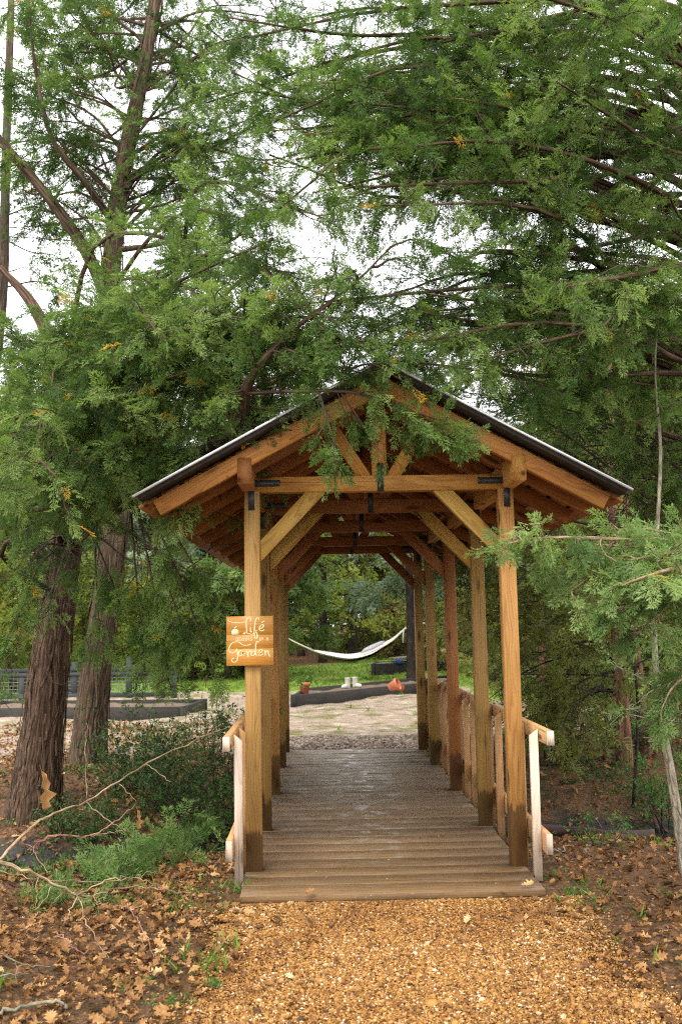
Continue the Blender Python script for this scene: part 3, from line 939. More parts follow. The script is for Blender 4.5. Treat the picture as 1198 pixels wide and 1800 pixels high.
class Tree:
    def __init__(s, name, label, cat='tree', base=(0, 0, 0), group=None):
        s.e = empty(name, label, cat, base, group)
        s.w, s.tw, s.f = MB(), MB(), Fol()

    def trunk(s, pts, r0, r1, sides=18, flute=.06, n=40, wob=.02, flare=.5, strips=0):
        P = crom(pts, n)
        t = np.linspace(0, 1, n)
        rr = r0 + (r1 - r0) * t
        rr = rr * (1 + flare * np.exp(-t * np.linalg.norm(np.diff(P, axis=0), axis=1).sum() * 1.6))
        s.w.tube(P, rr, sides, flute, wob=wob)
        cum = np.concatenate([[0], np.cumsum(np.linalg.norm(np.diff(P, axis=0), axis=1))])
        for _ in range(strips):        # loose shreds of bark
            z0 = cum[-1] * random.random() ** 1.3 * .75; a = random.uniform(0, 6.28); L = random.uniform(.25, .8); wd = random.uniform(.008, .022)
            V = []; lift0, lift1 = random.uniform(.004, .035), random.uniform(.0, .02)
            for q in range(5):
                zz = min(z0 + L * q / 4, cum[-1] * .98)
                c = np.array([np.interp(zz, cum, P[:, k]) for k in range(3)]); r_ = np.interp(zz, cum, rr)
                lf = lift0 * (1 - q / 4) ** 2 + lift1 * (q / 4) ** 2 + .004
                a2 = a + .12 * math.sin(q * 1.3 + a * 5)
                rad = np.array([math.cos(a2), math.sin(a2), 0]); tan = np.array([-math.sin(a2), math.cos(a2), 0])
                w_ = wd * (1 - .6 * abs(q / 4 - .5))
                V += [c + rad * (r_ * 1.05 + lf) - tan * w_, c + rad * (r_ * 1.05 + lf + .006), c + rad * (r_ * 1.05 + lf) + tan * w_]
            s.w.poly(V, [f for q in range(4) for f in ((q * 3, q * 3 + 1, q * 3 + 4, q * 3 + 3), (q * 3 + 1, q * 3 + 2, q * 3 + 5, q * 3 + 4))])
        return P

    def limb(s, pts, r0, r1, spec, n=14, sides=7, thin=False):
        P = crom(pts, n)
        (s.tw if thin else s.w).tube(P, np.linspace(r0, r1, n), sides, .05)
        s.dress(P, r1, spec)
        return P

    def dress(s, P, r, sp):
        """secondaries and sprays along limb P.  sp: t0, step, L, spr(ay size), gap (spray spacing), bare, droop, tint"""
        seg = np.linalg.norm(np.diff(P, axis=0), axis=1); cum = np.concatenate([[0], np.cumsum(seg)]); T = cum[-1]
        t0, step = sp.get('t0', .25), sp.get('step', .16)
        L0, droop = sp.get('L', .8), sp.get('droop', .25)
        spr, gap, bare = sp.get('spr', .24), sp.get('gap', .065), sp.get('bare', .0)
        base_t = sp.get('tint', .45)
        x = t0 * T; side = 1
        while x < T:
            i = min(np.searchsorted(cum, x) - 1, len(P) - 2); i = max(i, 0)
            f = (x - cum[i]) / (seg[i] + 1e-9)
            p = P[i] + (P[i + 1] - P[i]) * f
            d = unit(P[i + 1] - P[i])
            h = unit(np.cross(d, [0, 0, 1.0]) + 1e-6)
            frac = x / T
            v = unit(d * random.uniform(.3, 1.0) + h * side * random.uniform(.45, 1.2) + np.array([0, 0, random.gauss(.05, .45)]))
            L = L0 * random.uniform(.45, 1.15) * (1.15 - .65 * frac)
            isbare = random.random() < bare
            n = 7
            B = wander(p, v, L, n, droop * (1.0 if not isbare else .5), .5 if not isbare else .7)
            s.tw.tube(B, np.linspace(max(r * .55, .004), .0022, n + 1), 4, cap=False)
            tint = base_t + random.gauss(0, .17)
            if isbare:
                for _ in range(3):
                    j = random.randint(1, n - 1)
                    B2 = wander(B[j], unit(B[j] - B[j - 1]) + R.normal(size=3) * .6, L * random.uniform(.2, .5), 4, .3, .6)
                    s.tw.tube(B2, np.linspace(.004, .0016, 5), 3, cap=False)
            else:
                s.sprays(B, sp, tint, .16)
                for _ in range(sp.get('ter', 3)):
                    j = random.randint(1, n - 1)
                    l2 = L * random.uniform(.22, .5)
                    B2 = wander(B[j], unit(B[j + 1] - B[j]) + R.normal(size=3) * np.array([.6, .6, .4]), l2, 4, droop * 1.5, .4)
                    s.tw.tube(B2, np.linspace(.004, .0016, 5), 3, cap=False)
                    s.sprays(B2, sp, tint + random.gauss(0, .06), .05)
            x += step * random.uniform(.6, 1.5); side = -side
        s.sprays(P, sp, base_t, .75)

    def sprays(s, B, sp, tint, t0):
        gap, size = sp.get('gap', .065), sp.get('spr', .24)
        seg = np.linalg.norm(np.diff(B, axis=0), axis=1); T = seg.sum(); cum = np.concatenate([[0], np.cumsum(seg)])
        x = T * t0; side = 1
        while x <= T:
            i = max(min(np.searchsorted(cum, x) - 1, len(B) - 2), 0)
            f = (x - cum[i]) / (seg[i] + 1e-9)
            p = B[i] + (B[i + 1] - B[i]) * f
            d = unit(B[i + 1] - B[i])
            a = R.normal(size=3) * np.array([.55, .55, .40]) + np.array([0, 0, -sp.get('hang', .15)])
            s.f.add(p, unit(d + a), size * random.uniform(.65, 1.2) * (1.0 - .25 * x / T), tint + random.gauss(0, .07))
            x += gap * random.uniform(.6, 1.4); side = -side
        s.f.add(B[-1], unit(B[-1] - B[-2]), size * random.uniform(.7, 1), tint + .08)

    def build(s, mw, mt, mf, kind, twig_name='branches', trunk_name='trunk', crown_name='crown'):
        if s.w.P: s.w.build(trunk_name, M[mw], s.e, smooth=True)
        if s.tw.P: s.tw.build(twig_name, M[mt], s.e, smooth=True)
        if s.f.p: add(crown_name, s.f.mesh(crown_name, kind), M[mf], s.e)
        return s.e


def limb_to(base, tip, lift=.4, sag=.15):
    base, tip = np.array(base, float), np.array(tip, float)
    L = np.linalg.norm(tip - base)
    a = base + (tip - base) * .33 + np.array([0, 0, lift * L * .5]) + R.normal(size=3) * .05 * L
    c = base + (tip - base) * .7 + np.array([0, 0, lift * L * .45]) + R.normal(size=3) * .05 * L
    return [base, a, c, tip]

# ------------------------------------------------------------------ the trees
# T1: near left cedar, leaning, with the long limb that reaches over the gable
b1 = gp(62, 1432)
YB = b1[1]
T1 = Tree('cedar_tree', 'nearest stringy barked cedar leaning at left edge, its limbs reaching over the roof', base=b1)
tr1 = T1.trunk([b1 - [0.05, 0, .15], at(72, 1300, YB), at(92, 1130, YB - .05), at(118, 960, YB - .2), at(135, 800, YB - .4), at(110, 660, YB - .4), at(60, 540, YB - .2), at(0, 470, YB - .1)],
               .225, .03, 26, .08, 80, .02, .30, strips=170)
SPD = dict(t0=.42, step=.175, L=.70, spr=.135, gap=.062, droop=.35, ter=3, tint=.5)
# the thick curved limb
big = [at(135, 930, YB - .2), at(230, 880, 9.3), at(330, 812, 8.3), at(415, 745, 7.3), at(440, 665, 6.75), at(510, 585, 6.5), at(620, 500, 6.3), at(690, 430, 6.2)]
PB = crom(big, 40)
T1.w.tube(PB, np.concatenate([np.linspace(.060, .042, 20), np.linspace(.040, .022, 6), np.linspace(.018, .003, 14)]), 9, .10)
T1.dress(PB[8:], .02, dict(SPD, t0=.02, L=.62, step=.085, bare=.10, hang=.3))
T1.limb([at(432, 692, 6.85), at(520, 688, 6.6), at(620, 690, 6.45), at(720, 722, 6.4), at(790, 745, 6.4)], .013, .004, dict(SPD, t0=.2, step=.13, L=.30, spr=.13, gap=.065, hang=.5, droop=.8, bare=.1, tint=.45))
T1.limb([at(560, 690, 6.5), at(575, 740, 6.45), at(588, 790, 6.42), at(580, 840, 6.42)], .010, .003, dict(SPD, t0=.1, step=.07, L=.17, spr=.14, gap=.05, hang=.6, ter=1, tint=.6), thin=True)
T1.limb([at(690, 715, 6.42), at(740, 745, 6.38), at(775, 770, 6.36), at(810, 765, 6.36)], .010, .003, dict(SPD, t0=.05, step=.06, L=.22, spr=.15, gap=.045, hang=.4, ter=2, tint=.45), thin=True)
T1.limb([at(600, 692, 6.48), at(640, 750, 6.44), at(665, 790, 6.42), at(690, 800, 6.42)], .006, .002, dict(SPD, t0=.1, step=.09, L=.13, spr=.14, gap=.05, hang=.5, ter=1, tint=.4), thin=True)
for pts in ([(600, 655, 6.5), (650, 640, 6.4), (700, 665, 6.35), (740, 690, 6.35)], [(560, 640, 6.6), (610, 648, 6.5), (660, 668, 6.45)]):
    T1.limb([at(*q) for q in pts], .008, .003, dict(SPD, t0=.05, step=.10, L=.19, spr=.12, gap=.055, hang=.2, ter=1, tint=.58), thin=True)
T1.limb([at(300, 835, 8.6), at(380, 800, 7.6), at(480, 760, 7.0)], .02, .005, dict(SPD, bare=.85, L=.5, step=.12))
# other limbs filling the left half at mid height
tips1 = [(40, 600, 8.6), (130, 590, 7.6), (250, 570, 7.2), (330, 560, 6.9), (430, 520, 6.7), (90, 680, 7.4), (200, 640, 7.0), (300, 680, 7.3), (40, 790, 7.6),
         (140, 790, 7.2), (60, 900, 7.4), (170, 860, 7.6), (380, 620, 7.6), (20, 660, 9.0), (260, 740, 8.0), (380, 520, 8.2), (520, 480, 7.4), (-60, 720, 8.0),
         (100, 840, 6.6), (0, 860, 6.9), (210, 570, 8.6), (480, 420, 6.6), (560, 380, 6.8), (410, 380, 7.6), (620, 560, 6.4), (540, 600, 6.6), (290, 600, 6.5), (450, 600, 6.9), (380, 540, 7.0), (500, 660, 6.9), (230, 720, 7.0), (340, 650, 7.0), (170, 700, 7.4), (80, 600, 7.8), (150, 600, 7.6), (300, 620, 7.6), (460, 350, 7.2), (640, 520, 6.5), (60, 840, 7.0), (200, 800, 7.4), (20, 760, 7.4), (250, 800, 7.8), (110, 740, 6.9), (20, 900, 8.0), (390, 680, 7.4), (470, 500, 7.0), (30, 600, 8.6), (520, 620, 6.4), (570, 580, 6.3), (640, 600, 6.3), (480, 560, 6.6), (430, 560, 6.6), (540, 540, 6.5), (350, 600, 6.7), (400, 720, 7.0), (330, 760, 7.4), (610, 650, 6.7)]
for (u, v, d) in tips1:
    k = random.randint(22, 40)
    hgt = at(u, v, d)[2]
    k = int(np.clip(np.argmin(np.abs(tr1[:, 2] - (hgt - .3))) + random.randint(-3, 3), 28, 74))
    T1.limb(limb_to(tr1[k], at(u, v, d), random.uniform(.1, .35)), .030, .006, dict(SPD, tint=random.gauss(.52, .14), bare=.16))
# drooping sprays in front of the fence
for (u0, v0, u, v, d) in [(150, 930, 210, 1060, 9.0), (170, 920, 175, 1150, 9.2), (230, 885, 255, 1190, 8.6), (230, 890, 330, 1130, 8.2), (250, 880, 405, 1110, 7.9),
                          (330, 820, 330, 900, 7.8), (330, 815, 300, 910, 7.4), (240, 880, 300, 1210, 8.3), (250, 880, 380, 1190, 8.0), (120, 960, 30, 1020, 9.2), (110, 960, 20, 1110, 9.4)]:
    s0 = at(u0, v0, max(d + .4, 8.2)); e = at(u, v, d)
    T1.limb([s0, s0 + (e - s0) * .4 + np.array([0, -.1, .12]), s0 + (e - s0) * .8 + np.array([0, 0, .05]), e], .012, .003,
            dict(SPD, t0=.45, step=.085, L=.34, spr=.16, gap=.055, droop=.7, hang=.3, tint=.52, ter=2, bare=.1), thin=True)
for (u, v, d) in [(30, 1000, 9.6), (60, 1090, 9.8), (250, 1000, 11), (330, 1010, 10), (380, 1060, 9.4), (-10, 1180, 9.4)]:
    T1.limb(limb_to(at(130, 935, YB - .2), at(u, v, d), .1), .014, .003, dict(SPD, bare=.97, step=.10, L=.9, t0=.15), thin=True)
T1.build('bark1', 'bark2', 'cedar', 'fine')

# T2: second left cedar, taller, forked high up
b2 = gp(150, 1345); Y2 = b2[1]
T2 = Tree('cedar_tree', 'second cedar further back with a straight trunk, forked against the sky', base=b2)
tr2 = T2.trunk([b2 - [0, 0, .15], at(165, 1200, Y2), at(192, 1010, Y2 - .1), at(208, 830, Y2 - .1), at(196, 640, Y2), at(197, 470, Y2), at(222, 270, Y2), at(255, 110, Y2), at(282, -80, Y2 + .1), at(300, -420, Y2 + .2)],
               .205, .055, 22, .08, 90, .02, .40, strips=170)
SP2 = dict(t0=.36, step=.23, L=1.0, spr=.165, gap=.085, droop=.3, ter=4, tint=.40, bare=.28)
T2.limb([at(188, 520, Y2), at(150, 440, Y2 - .2), at(95, 360, Y2 - .4), at(25, 275, Y2 - .5), at(-50, 190, Y2 - .5)], .095, .05, dict(SP2, t0=.4))
T2.limb([at(205, 400, Y2), at(150, 320, Y2 - .5), at(90, 240, Y2 - .8), at(60, 100, Y2 - .9), at(50, -20, Y2 - 1)], .055, .012, dict(SP2, t0=.4))
T2.limb([at(205, 335, Y2), at(260, 300, Y2 - .5), at(340, 245, Y2 - .8)], .035, .008, SP2)
T2.limb([at(205, 440, Y2), at(300, 425, Y2 - .6), at(435, 385, Y2 - 1.0)], .045, .008, SP2)
tips2 = [(60, 60, 12), (110, 150, 12.5), (40, 180, 12), (150, 60, 13), (330, 130, 12.5), (400, 200, 12), (300, 230, 13), (380, 80, 13), (450, 300, 11.5), (350, 330, 12), (120, 280, 12.5),
         (30, 60, 11.5), (250, 200, 12), (500, 180, 12.5), (520, 60, 13), (430, 10, 13), (90, -30, 12), (300, 380, 12.5), (150, 230, 11.8), (20, 330, 12.4), (560, 260, 12), (350, 270, 11.8), (470, 110, 12.2), (200, 120, 12), (330, 20, 13),
         (240, 300, 11.5), (420, 340, 11.2), (280, 100, 11.5), (160, 330, 11.2), (380, 150, 11), (60, 230, 10.8), (200, 40, 11), (340, 200, 10.8), (90, 340, 11), (460, 60, 11), (10, 400, 11.5), (390, 430, 10.5), (500, 330, 10.5), (140, -20, 11),
         (0,120,11), (70,10,11), (110,90,11.2), (-20,20,11)]
for (u, v, d) in tips2 + [(q[0] + random.uniform(-50, 50), q[1] + random.uniform(-50, 50), 0) for q in tips2]:
    tip = at(u, v, Y2 + random.uniform(-1.0, 3.2))
    k = int(np.clip(np.argmin(np.abs(tr2[:, 2] - (tip[2] - .4 + random.uniform(-.9, .5)))), 22, 87))
    T2.limb(limb_to(tr2[k], tip, random.uniform(-.05, .25)), .023, .005, dict(SP2, tint=random.gauss(.38, .1)))
for k in range(24, 66, 3):   # bare whorls low on the trunk
    a = random.uniform(0, 6.28)
    tip = tr2[k] + np.array([math.cos(a) * 1.5, math.sin(a) * 1.3, random.uniform(-.2, .6)])
    T2.limb(limb_to(tr2[k], tip, .1), .014, .003, dict(SP2, bare=1.0, L=.6, step=.2), thin=True)
T2.build('bark3', 'bark2', 'cedar', 'mid')

# T3: big cedar standing just outside the frame on the right
b3 = np.array([3.15, 8.4, float(gz(3.15, 8.4))])
T3 = Tree('cedar_tree', 'large cedar whose dense crown fills the upper right and hangs over the bridge', base=b3)
tr3 = T3.trunk([b3 - [0, 0, .15], b3 + [.05, 0, 1.5], b3 + [.0, .05, 3.5], b3 + [-.1, .1, 6], b3 + [-.15, .1, 10]], .22, .04, 18, .06, 60, .015, .3)
tips3 = []
for v in range(-60, 680, 60):
    for u in range(690, 1260, 84):
        tips3.append((u + random.uniform(-50, 50), v + random.uniform(-40, 40), random.uniform(5.8, 9.5)))
tips3 += [(620, 230, 6.6), (560, 190, 7.0), (600, 330, 6.2), (640, 120, 7.2), (570, 110, 7.4), (660, 380, 6.6), (520, 280, 6.8), (480, 230, 7.0), (620, 180, 6.4), (590, 280, 7.2), (700, 540, 6.4), (660, 620, 6.3),
          (740, 600, 6.2), (820, 640, 6.3), (700, 660, 6.5), (520, 150, 6.9), (640, 250, 6.6), (680, 180, 7), (720,90,7), (760,20,7.5)]
tips3 += [(u + random.uniform(-30, 30), v + random.uniform(-30, 30), random.uniform(6.3, 8)) for u in (480, 560, 640) for v in (130, 210, 290, 350)]
tips3 += [(u + random.uniform(-30, 30), v + random.uniform(-25, 25), random.uniform(6.3, 7.6)) for u in (560, 660, 780) for v in (540, 610)]
tips3 += [(u + random.uniform(-30, 30), v + random.uniform(-30, 30), random.uniform(7, 8.6)) for u in (380, 450, 520) for v in (40, 110, 180)]
tips3 = [t for t in tips3 if not (t[1] > 640 and t[0] < 1000) and not (585 < t[0] < 750 and 385 < t[1] < 505) and not (520 < t[0] < 700 and t[1] < 110)]
for (u, v, d) in tips3:
    tip = at(u, v, d)
    k = int(np.clip(np.argmin(np.abs(tr3[:, 2] - (tip[2] - .1))) + random.randint(-2, 3), 14, 58))
    T3.limb(limb_to(tr3[k], tip, random.uniform(.02, .3)), .030, .006, dict(SPD, t0=.48, step=.185, tint=random.gauss(.52, .16), L=.70, spr=.136, gap=.061, bare=.16))
# dark whippy twigs below the crown on the right
for (u, v, d) in [(860, 700, 8.6), (900, 740, 9.0), (960, 690, 8.8), (1010, 760, 9.0), (1060, 720, 8.6), (1120, 690, 8.2), (820, 690, 8), (980, 820, 9.4), (1120, 800, 9), (1000, 700, 9.6), (930, 800, 10), (1060, 840, 9.8), (1150, 860, 9.4), (860, 760, 9.8), (1180, 720, 9), (900, 680, 10), (1080, 760, 10)]:
    T3.limb(limb_to(tr3[random.randint(16, 24)], at(u, v, d), .2), .018, .003, dict(SPD, bare=.75, step=.11, L=.9, t0=.2), thin=True)
T3.build('bark1', 'bark2', 'cedar', 'fine')

# the near drooping bough on the right
TN = Tree('cedar_bough_tree', 'young cedar at right edge with a bright feathery bough hanging before the front post', base=np.array([2.35, 5.6, float(gz(2.35, 5.6))]))
bn = np.array([2.35, 5.6, float(gz(2.35, 5.6))])
tn = TN.trunk([bn - [0, 0, .1], bn + [.02, 0, 1], bn + [0, .02, 2.2], bn + [-.05, 0, 3.2], bn + [-.02, 0, 4.0]], .06, .015, 12, .04, 30, .01, .2)
SPN = dict(t0=.16, step=.085, L=.34, spr=.120, gap=.038, droop=.55, hang=.35, ter=3, tint=.55)
for pts in ([(1230, 955, 5.6), (1110, 950, 5.4), (1000, 945, 5.25), (930, 948, 5.2), (862, 962, 5.2)],
            [(1240, 960, 5.6), (1140, 960, 5.4), (1060, 1000, 5.3), (1000, 1040, 5.3)],
            [(1240, 1000, 5.5), (1160, 1010, 5.3), (1110, 1060, 5.2), (1060, 1090, 5.2)],
            [(1240, 990, 5.4), (1180, 1000, 5.1), (1130, 1015, 5.0), (1090, 1030, 5.0)],
            [(1240, 1020, 5.5), (1190, 1050, 5.3), (1150, 1090, 5.2), (1130, 1120, 5.2)],
            [(1260, 1150, 5.6), (1215, 1180, 5.4), (1180, 1210, 5.3), (1165, 1240, 5.3)],
            [(1250, 990, 5.5), (1170, 965, 5.4), (1080, 960, 5.4), (1030, 955, 5.4)],
            [(1240, 960, 5.5), (1160, 975, 5.2), (1100, 985, 5.2)]):
    P = [at(*p) for p in pts]
    TN.limb([tn[14] * .3 + P[0] * .7] + P, .016, .003, dict(SPN, tint=random.gauss(.58, .06)), thin=True)
TN.build('bark1', 'twigp', 'cedarnear', 'fine')

# mid-distance cedars on the right with dead, sweeping lower branches
for (ub, vb, ptsu, r, lab, dy) in [(1098, 1345, [(1090, 1200), (1080, 1060), (1074, 900), (1070, 700), (1066, 500)], .085, 'slim reddish cedar behind the bridge rail with bare sweeping branches', 0),
                                   (1136, 1330, [(1122, 1200), (1108, 1080), (1100, 900), (1105, 700)], .07, 'slimmest reddish cedar just right of its neighbour beyond the bridge', 0),
                                   (960, 1250, [(955, 1150), (962, 1040), (958, 900), (950, 760), (955, 620)], .09, 'grey cedar behind the right side of the bridge with drooping olive branches', 0)]:
    bb = gp(ub, vb)
    t = Tree('cedar_tree', lab, base=bb)
    P = t.trunk([bb - [0, 0, .15]] + [at(u, v, bb[1]) for u, v in ptsu], r * 1.1, r * .4, 12, .05, 40, .02, .2)
    for k in range(8, 38):
        a = random.uniform(2.0, 4.6) if random.random() < .75 else random.uniform(0, 6.28)
        L = random.uniform(1.4, 2.6) * (1 - .3 * k / 40)
        tip = P[k] + np.array([math.cos(a) * L, math.sin(a) * L * .8, random.uniform(-.7, .5)])
        t.limb(limb_to(P[k], tip, .12), .018, .003, dict(t0=.3, step=.18, L=1.0, spr=.26, gap=.11, droop=.5, bare=.72, tint=.45, ter=2), thin=True)
    t.build('barkr', 'barkd', 'olive', 'mid')

# dark forked stem in front of the right crown
bs = gp(1110, 1420)
t = Tree('dead_sapling', 'thin blackish dead sapling with a forked top right of the roof', base=bs)
P = t.trunk([bs - [0, 0, .1], at(1120, 1250, bs[1]), at(1110, 1100, bs[1]), at(1122, 980, bs[1]), at(1118, 880, bs[1]), at(1096, 780, bs[1]), at(1082, 710, bs[1]), at(1040, 640, bs[1])], .016, .008, 8, .05, 30, .02, .2)
t.limb([at(1117, 876, bs[1]), at(1140, 830, bs[1]), at(1180, 780, bs[1]), at(1230, 760, bs[1])], .014, .004, dict(bare=1, step=.2, L=.6))
t.limb([at(1092, 770, bs[1]), at(1040, 700, bs[1]), at(980, 660, bs[1]), at(920, 640, bs[1])], .012, .003, dict(bare=1, step=.15, L=.7))
t.limb([at(1082, 715, bs[1]), at(1110, 640, bs[1]), at(1150, 600, bs[1])], .010, .003, dict(bare=1, step=.15, L=.7))
t.build('barkd', 'barkd', 'olive', 'mid')

# pale sapling on the right
bs = gp(1205, 1540)
t = Tree('sapling', 'pale barked leaning sapling at the right edge above the ditch', base=bs)
t.trunk([bs - [0, 0, .1], at(1196, 1480, bs[1]), at(1180, 1370, bs[1]), at(1163, 1270, bs[1]), at(1150, 1150, bs[1]), at(1150, 1000, bs[1]), at(1160, 800, bs[1]), at(1150, 650, bs[1]), at(1160, 520, bs[1])], .038, .003, 10, .03, 30, .01, .2)
for (u, v) in [(1110, 1190), (1200, 1160), (1130, 1090), (1215, 1250), (1090, 1250)]:
    t.limb(limb_to(at(1153, v + 30, bs[1]), at(u, v, bs[1] - .3), .1), .008, .002, dict(t0=.2, step=.09, L=.3, spr=.14, gap=.07, tint=.5, ter=1, bare=.2), thin=True)
t.build('barkp', 'barkp', 'cedarnear', 'small')

# slim trunk at far left edge
bl = gp(-60, 1290)
t = Tree('cedar_tree', 'thin cedar rising at the extreme left edge behind the leaning one', base=bl)
P = t.trunk([bl - [0, 0, .1], at(-40, 1000, bl[1]), at(-20, 750, bl[1]), at(4, 520, bl[1]), at(9, 380, bl[1]), at(12, 240, bl[1]), at(20, 0, bl[1])], .13, .06, 12, .05, 40, .02, .2)
for k in range(12, 40, 2):
    a = random.uniform(-1.6, 1.6)
    tip = P[k] + np.array([math.cos(a) * 1.6, math.sin(a) * 1.5, random.uniform(-.3, .5)])
    t.limb(limb_to(P[k], tip, .1), .016, .003, dict(t0=.3, step=.25, L=.9, spr=.3, gap=.13, bare=.6, tint=.4), thin=True)
t.build('bark2', 'bark2', 'cedar', 'mid')

# hammock tree
bh = gp(725, 1197); YH = bh[1]
t = Tree('pine_tree', 'straight dark trunk holding the right end of the hammock beyond the deck', base=bh)
P = t.trunk([bh - [0, 0, .2], bh + [0, 0, 2], bh + [.0, 0, 5], bh + [.1, 0, 9]], .165, .08, 14, .04, 40, .02, .25)
for k in range(15, 40):
    a = random.uniform(0, 6.28)
    L = random.uniform(1.6, 3.0)
    tip = P[k] + np.array([math.cos(a) * L, math.sin(a) * L, random.uniform(-.5, .3)])
    t.limb(limb_to(P[k], tip, .1), .025, .006, dict(t0=.3, step=.30, L=1.0, spr=.42, gap=.17, droop=.4, bare=.2, tint=.5, ter=2), thin=True)
t.build('barkd', 'bark2', 'pine', 'coarse')

# ------------------------------------------------------------------ woods behind the garden
def conifer(name, label, h, rad, mf, kind='coarse', z0=.10, spr=.52, group=None, density=1.0, tint=.45, mw='bark2', trunk_r=.16):
    t = Tree(name, label, base=(0, 0, 0), group=group)
    P = t.trunk([(0, 0, -.3), (.05, .05, h * .4), (-.05, .1, h * .75), (0, 0, h)], trunk_r, .02, 9, .05, 24, .01, .3)
    n = int(34 * density)
    for k in range(n):
        f = z0 + (1 - z0) * (k / n) ** .9
        z = f * h
        a = k * 2.4 + random.uniform(-.5, .5)
        L = rad * (1 - ((f - .25) / .75 if f > .25 else 0) ** 1.4 * .85) * random.uniform(.7, 1.15)
        base = np.array([0, 0, z]); tip = np.array([math.cos(a) * L, math.sin(a) * L, z + random.uniform(-.45, .25) * L * .6])
        B = crom(limb_to(base, tip, .12), 7)
        t.tw.tube(B, np.linspace(.03, .008, 7), 4, cap=False)
        tn = tint + random.gauss(0, .14)
        for q in range(int(44 * density)):
            u = random.random() ** .6
            i = min(int(u * 6), 5)
            p = B[i] + (B[i + 1] - B[i]) * (u * 6 - i) + R.normal(size=3) * np.array([.3, .3, .2]) * rad * .28
            t.f.add(p, unit((B[i + 1] - B[i]) * 1.5 + R.normal(size=3) * .5 + np.array([0, 0, -.2])), spr * random.uniform(.6, 1.2), tn + random.gauss(0, .08))
    return t.build(mw, 'bark2', mf, kind)


def copy_thing(o, loc, rz, sc):
    c = o.copy(); COL.objects.link(c)
    c.location = [float(q) for q in loc]; c.rotation_euler = (0, 0, rz); c.scale = sc
    for ch in o.children:
        d = ch.copy(); COL.objects.link(d); d.parent = c
    return c


protos = {
    'cedar': conifer('woodland_cedar', 'dark green woodland cedar in the wood behind the garden', 10, 2.6, 'cedarfar', density=1.15, group='dark cedars of the far wood'),
    'pine': conifer('woodland_pine', 'greyish pine with drooping needles in the wood behind the garden', 12, 2.9, 'pine', z0=.22, density=1.0, tint=.5, group='grey pines of the far wood'),
    'brush': conifer('woodland_bush', 'yellow green bushy tree at the edge of the far wood', 4.2, 1.9, 'brushy', kind='small', z0=.03, spr=.50, density=.95, trunk_r=.06, group='yellow bushes at the edge of the wood'),
    'tan': conifer('dry_bush', 'tan dry leaved bush at the edge of the far wood', 3.0, 1.5, 'brushb', kind='small', z0=.03, spr=.42, density=.85, trunk_r=.05, group='dry tan bushes at the edge of the wood'),
    'olive': conifer('olive_cedar', 'olive green cedar standing among the trees beyond the garden', 7.5, 2.3, 'olive', density=1.0, trunk_r=.12, group='olive cedars of the far wood'),
}
plan = []
for k in range(17):
    plan.append(('cedar' if k % 3 else 'pine', -18 + k * 2.3 + random.uniform(-.8, .8), random.uniform(44, 52), random.uniform(.8, 1.15)))
for k in range(12):
    plan.append((['olive', 'cedar', 'pine'][k % 3], -13 + k * 2.4 + random.uniform(-.8, .8), random.uniform(40, 44), random.uniform(.6, .95)))
for k in range(18):
    plan.append((['brush', 'brush', 'tan', 'brush'][k % 4], -13 + k * 1.55 + random.uniform(-.6, .6), random.uniform(37.5, 41), random.uniform(.65, 1.05)))
# nearer side screens
for (kd, u, v, s) in [('brush', 20, 1215, .8), ('brush', 250, 1195, .7), ('olive', 400, 1192, .75), ('brush', 340, 1196, .8), ('brush', -90, 1220, 1.0), ('cedar', 460, 1190, .8), ('brush', 150, 1200, .9),
                      ('olive', 1000, 1200, .8), ('olive', 1150, 1215, .85), ('tan', 830, 1172, .8), ('cedar', 1060, 1190, .9), ('brush', 930, 1180, .8), ('olive', 1250, 1235, .9), ('brush', 1080, 1222, .55), ('brush', 1190, 1240, .6),
                      ('pine', 370, 1186, .75), ('cedar', -160, 1200, .9), ('cedar', 60, 1188, .85), ('cedar', 1200, 1190, 1.0)]:
    g = gp(u, v); plan.append((kd, g[0], g[1], s))
first = {k: True for k in protos}
for kd, x, y, s in plan:
    if kd in ('brush', 'tan') and abs(x + 1.4) < 1.3 and y > 35: continue      # leave the opening into the wood free
    o = protos[kd]
    sc = (s * random.uniform(.9, 1.1), s * random.uniform(.9, 1.1), s * random.uniform(.9, 1.15))
    loc = (x, y, float(gz(x, y)))
    if first[kd]:
        o.location = loc; o.scale = sc; o.rotation_euler = (0, 0, random.uniform(0, 6)); first[kd] = False
    else:
        copy_thing(o, loc, random.uniform(0, 6.28), sc)

# bare trunks visible among the far bushes
for (u, v, vt, r, lab) in [(566, 1150, 1050, .16, 'dark tree trunk in the wood above the hammock, left of two'), (618, 1150, 1040, .18, 'dark tree trunk in the wood above the middle of the hammock')]:
    yy = 37.0
    g = at(u, v, yy); g[2] = float(gz(g[0], yy))
    t = Tree('woodland_tree', lab, base=g)
    P = t.trunk([g - [0, 0, .2], at(u + 2, 1120, yy), at(u + 1, 1060, yy), at(u + 4, 900, yy), at(u + 6, 700, yy)], r, r * .5, 10, .05, 24, .02, .2)
    for k in range(7, 24):
        a = random.uniform(0, 6.28); L = random.uniform(1.2, 2.6)
        tip = P[k] + np.array([math.cos(a) * L, math.sin(a) * L, random.uniform(-.2, .6)])
        t.limb(limb_to(P[k], tip, .1), .03, .008, dict(t0=.3, step=.4, L=1.0, spr=.55, gap=.25, bare=.2, tint=.5, ter=2), thin=True)
    t.build('barkd', 'barkd', 'brushy', 'broad')

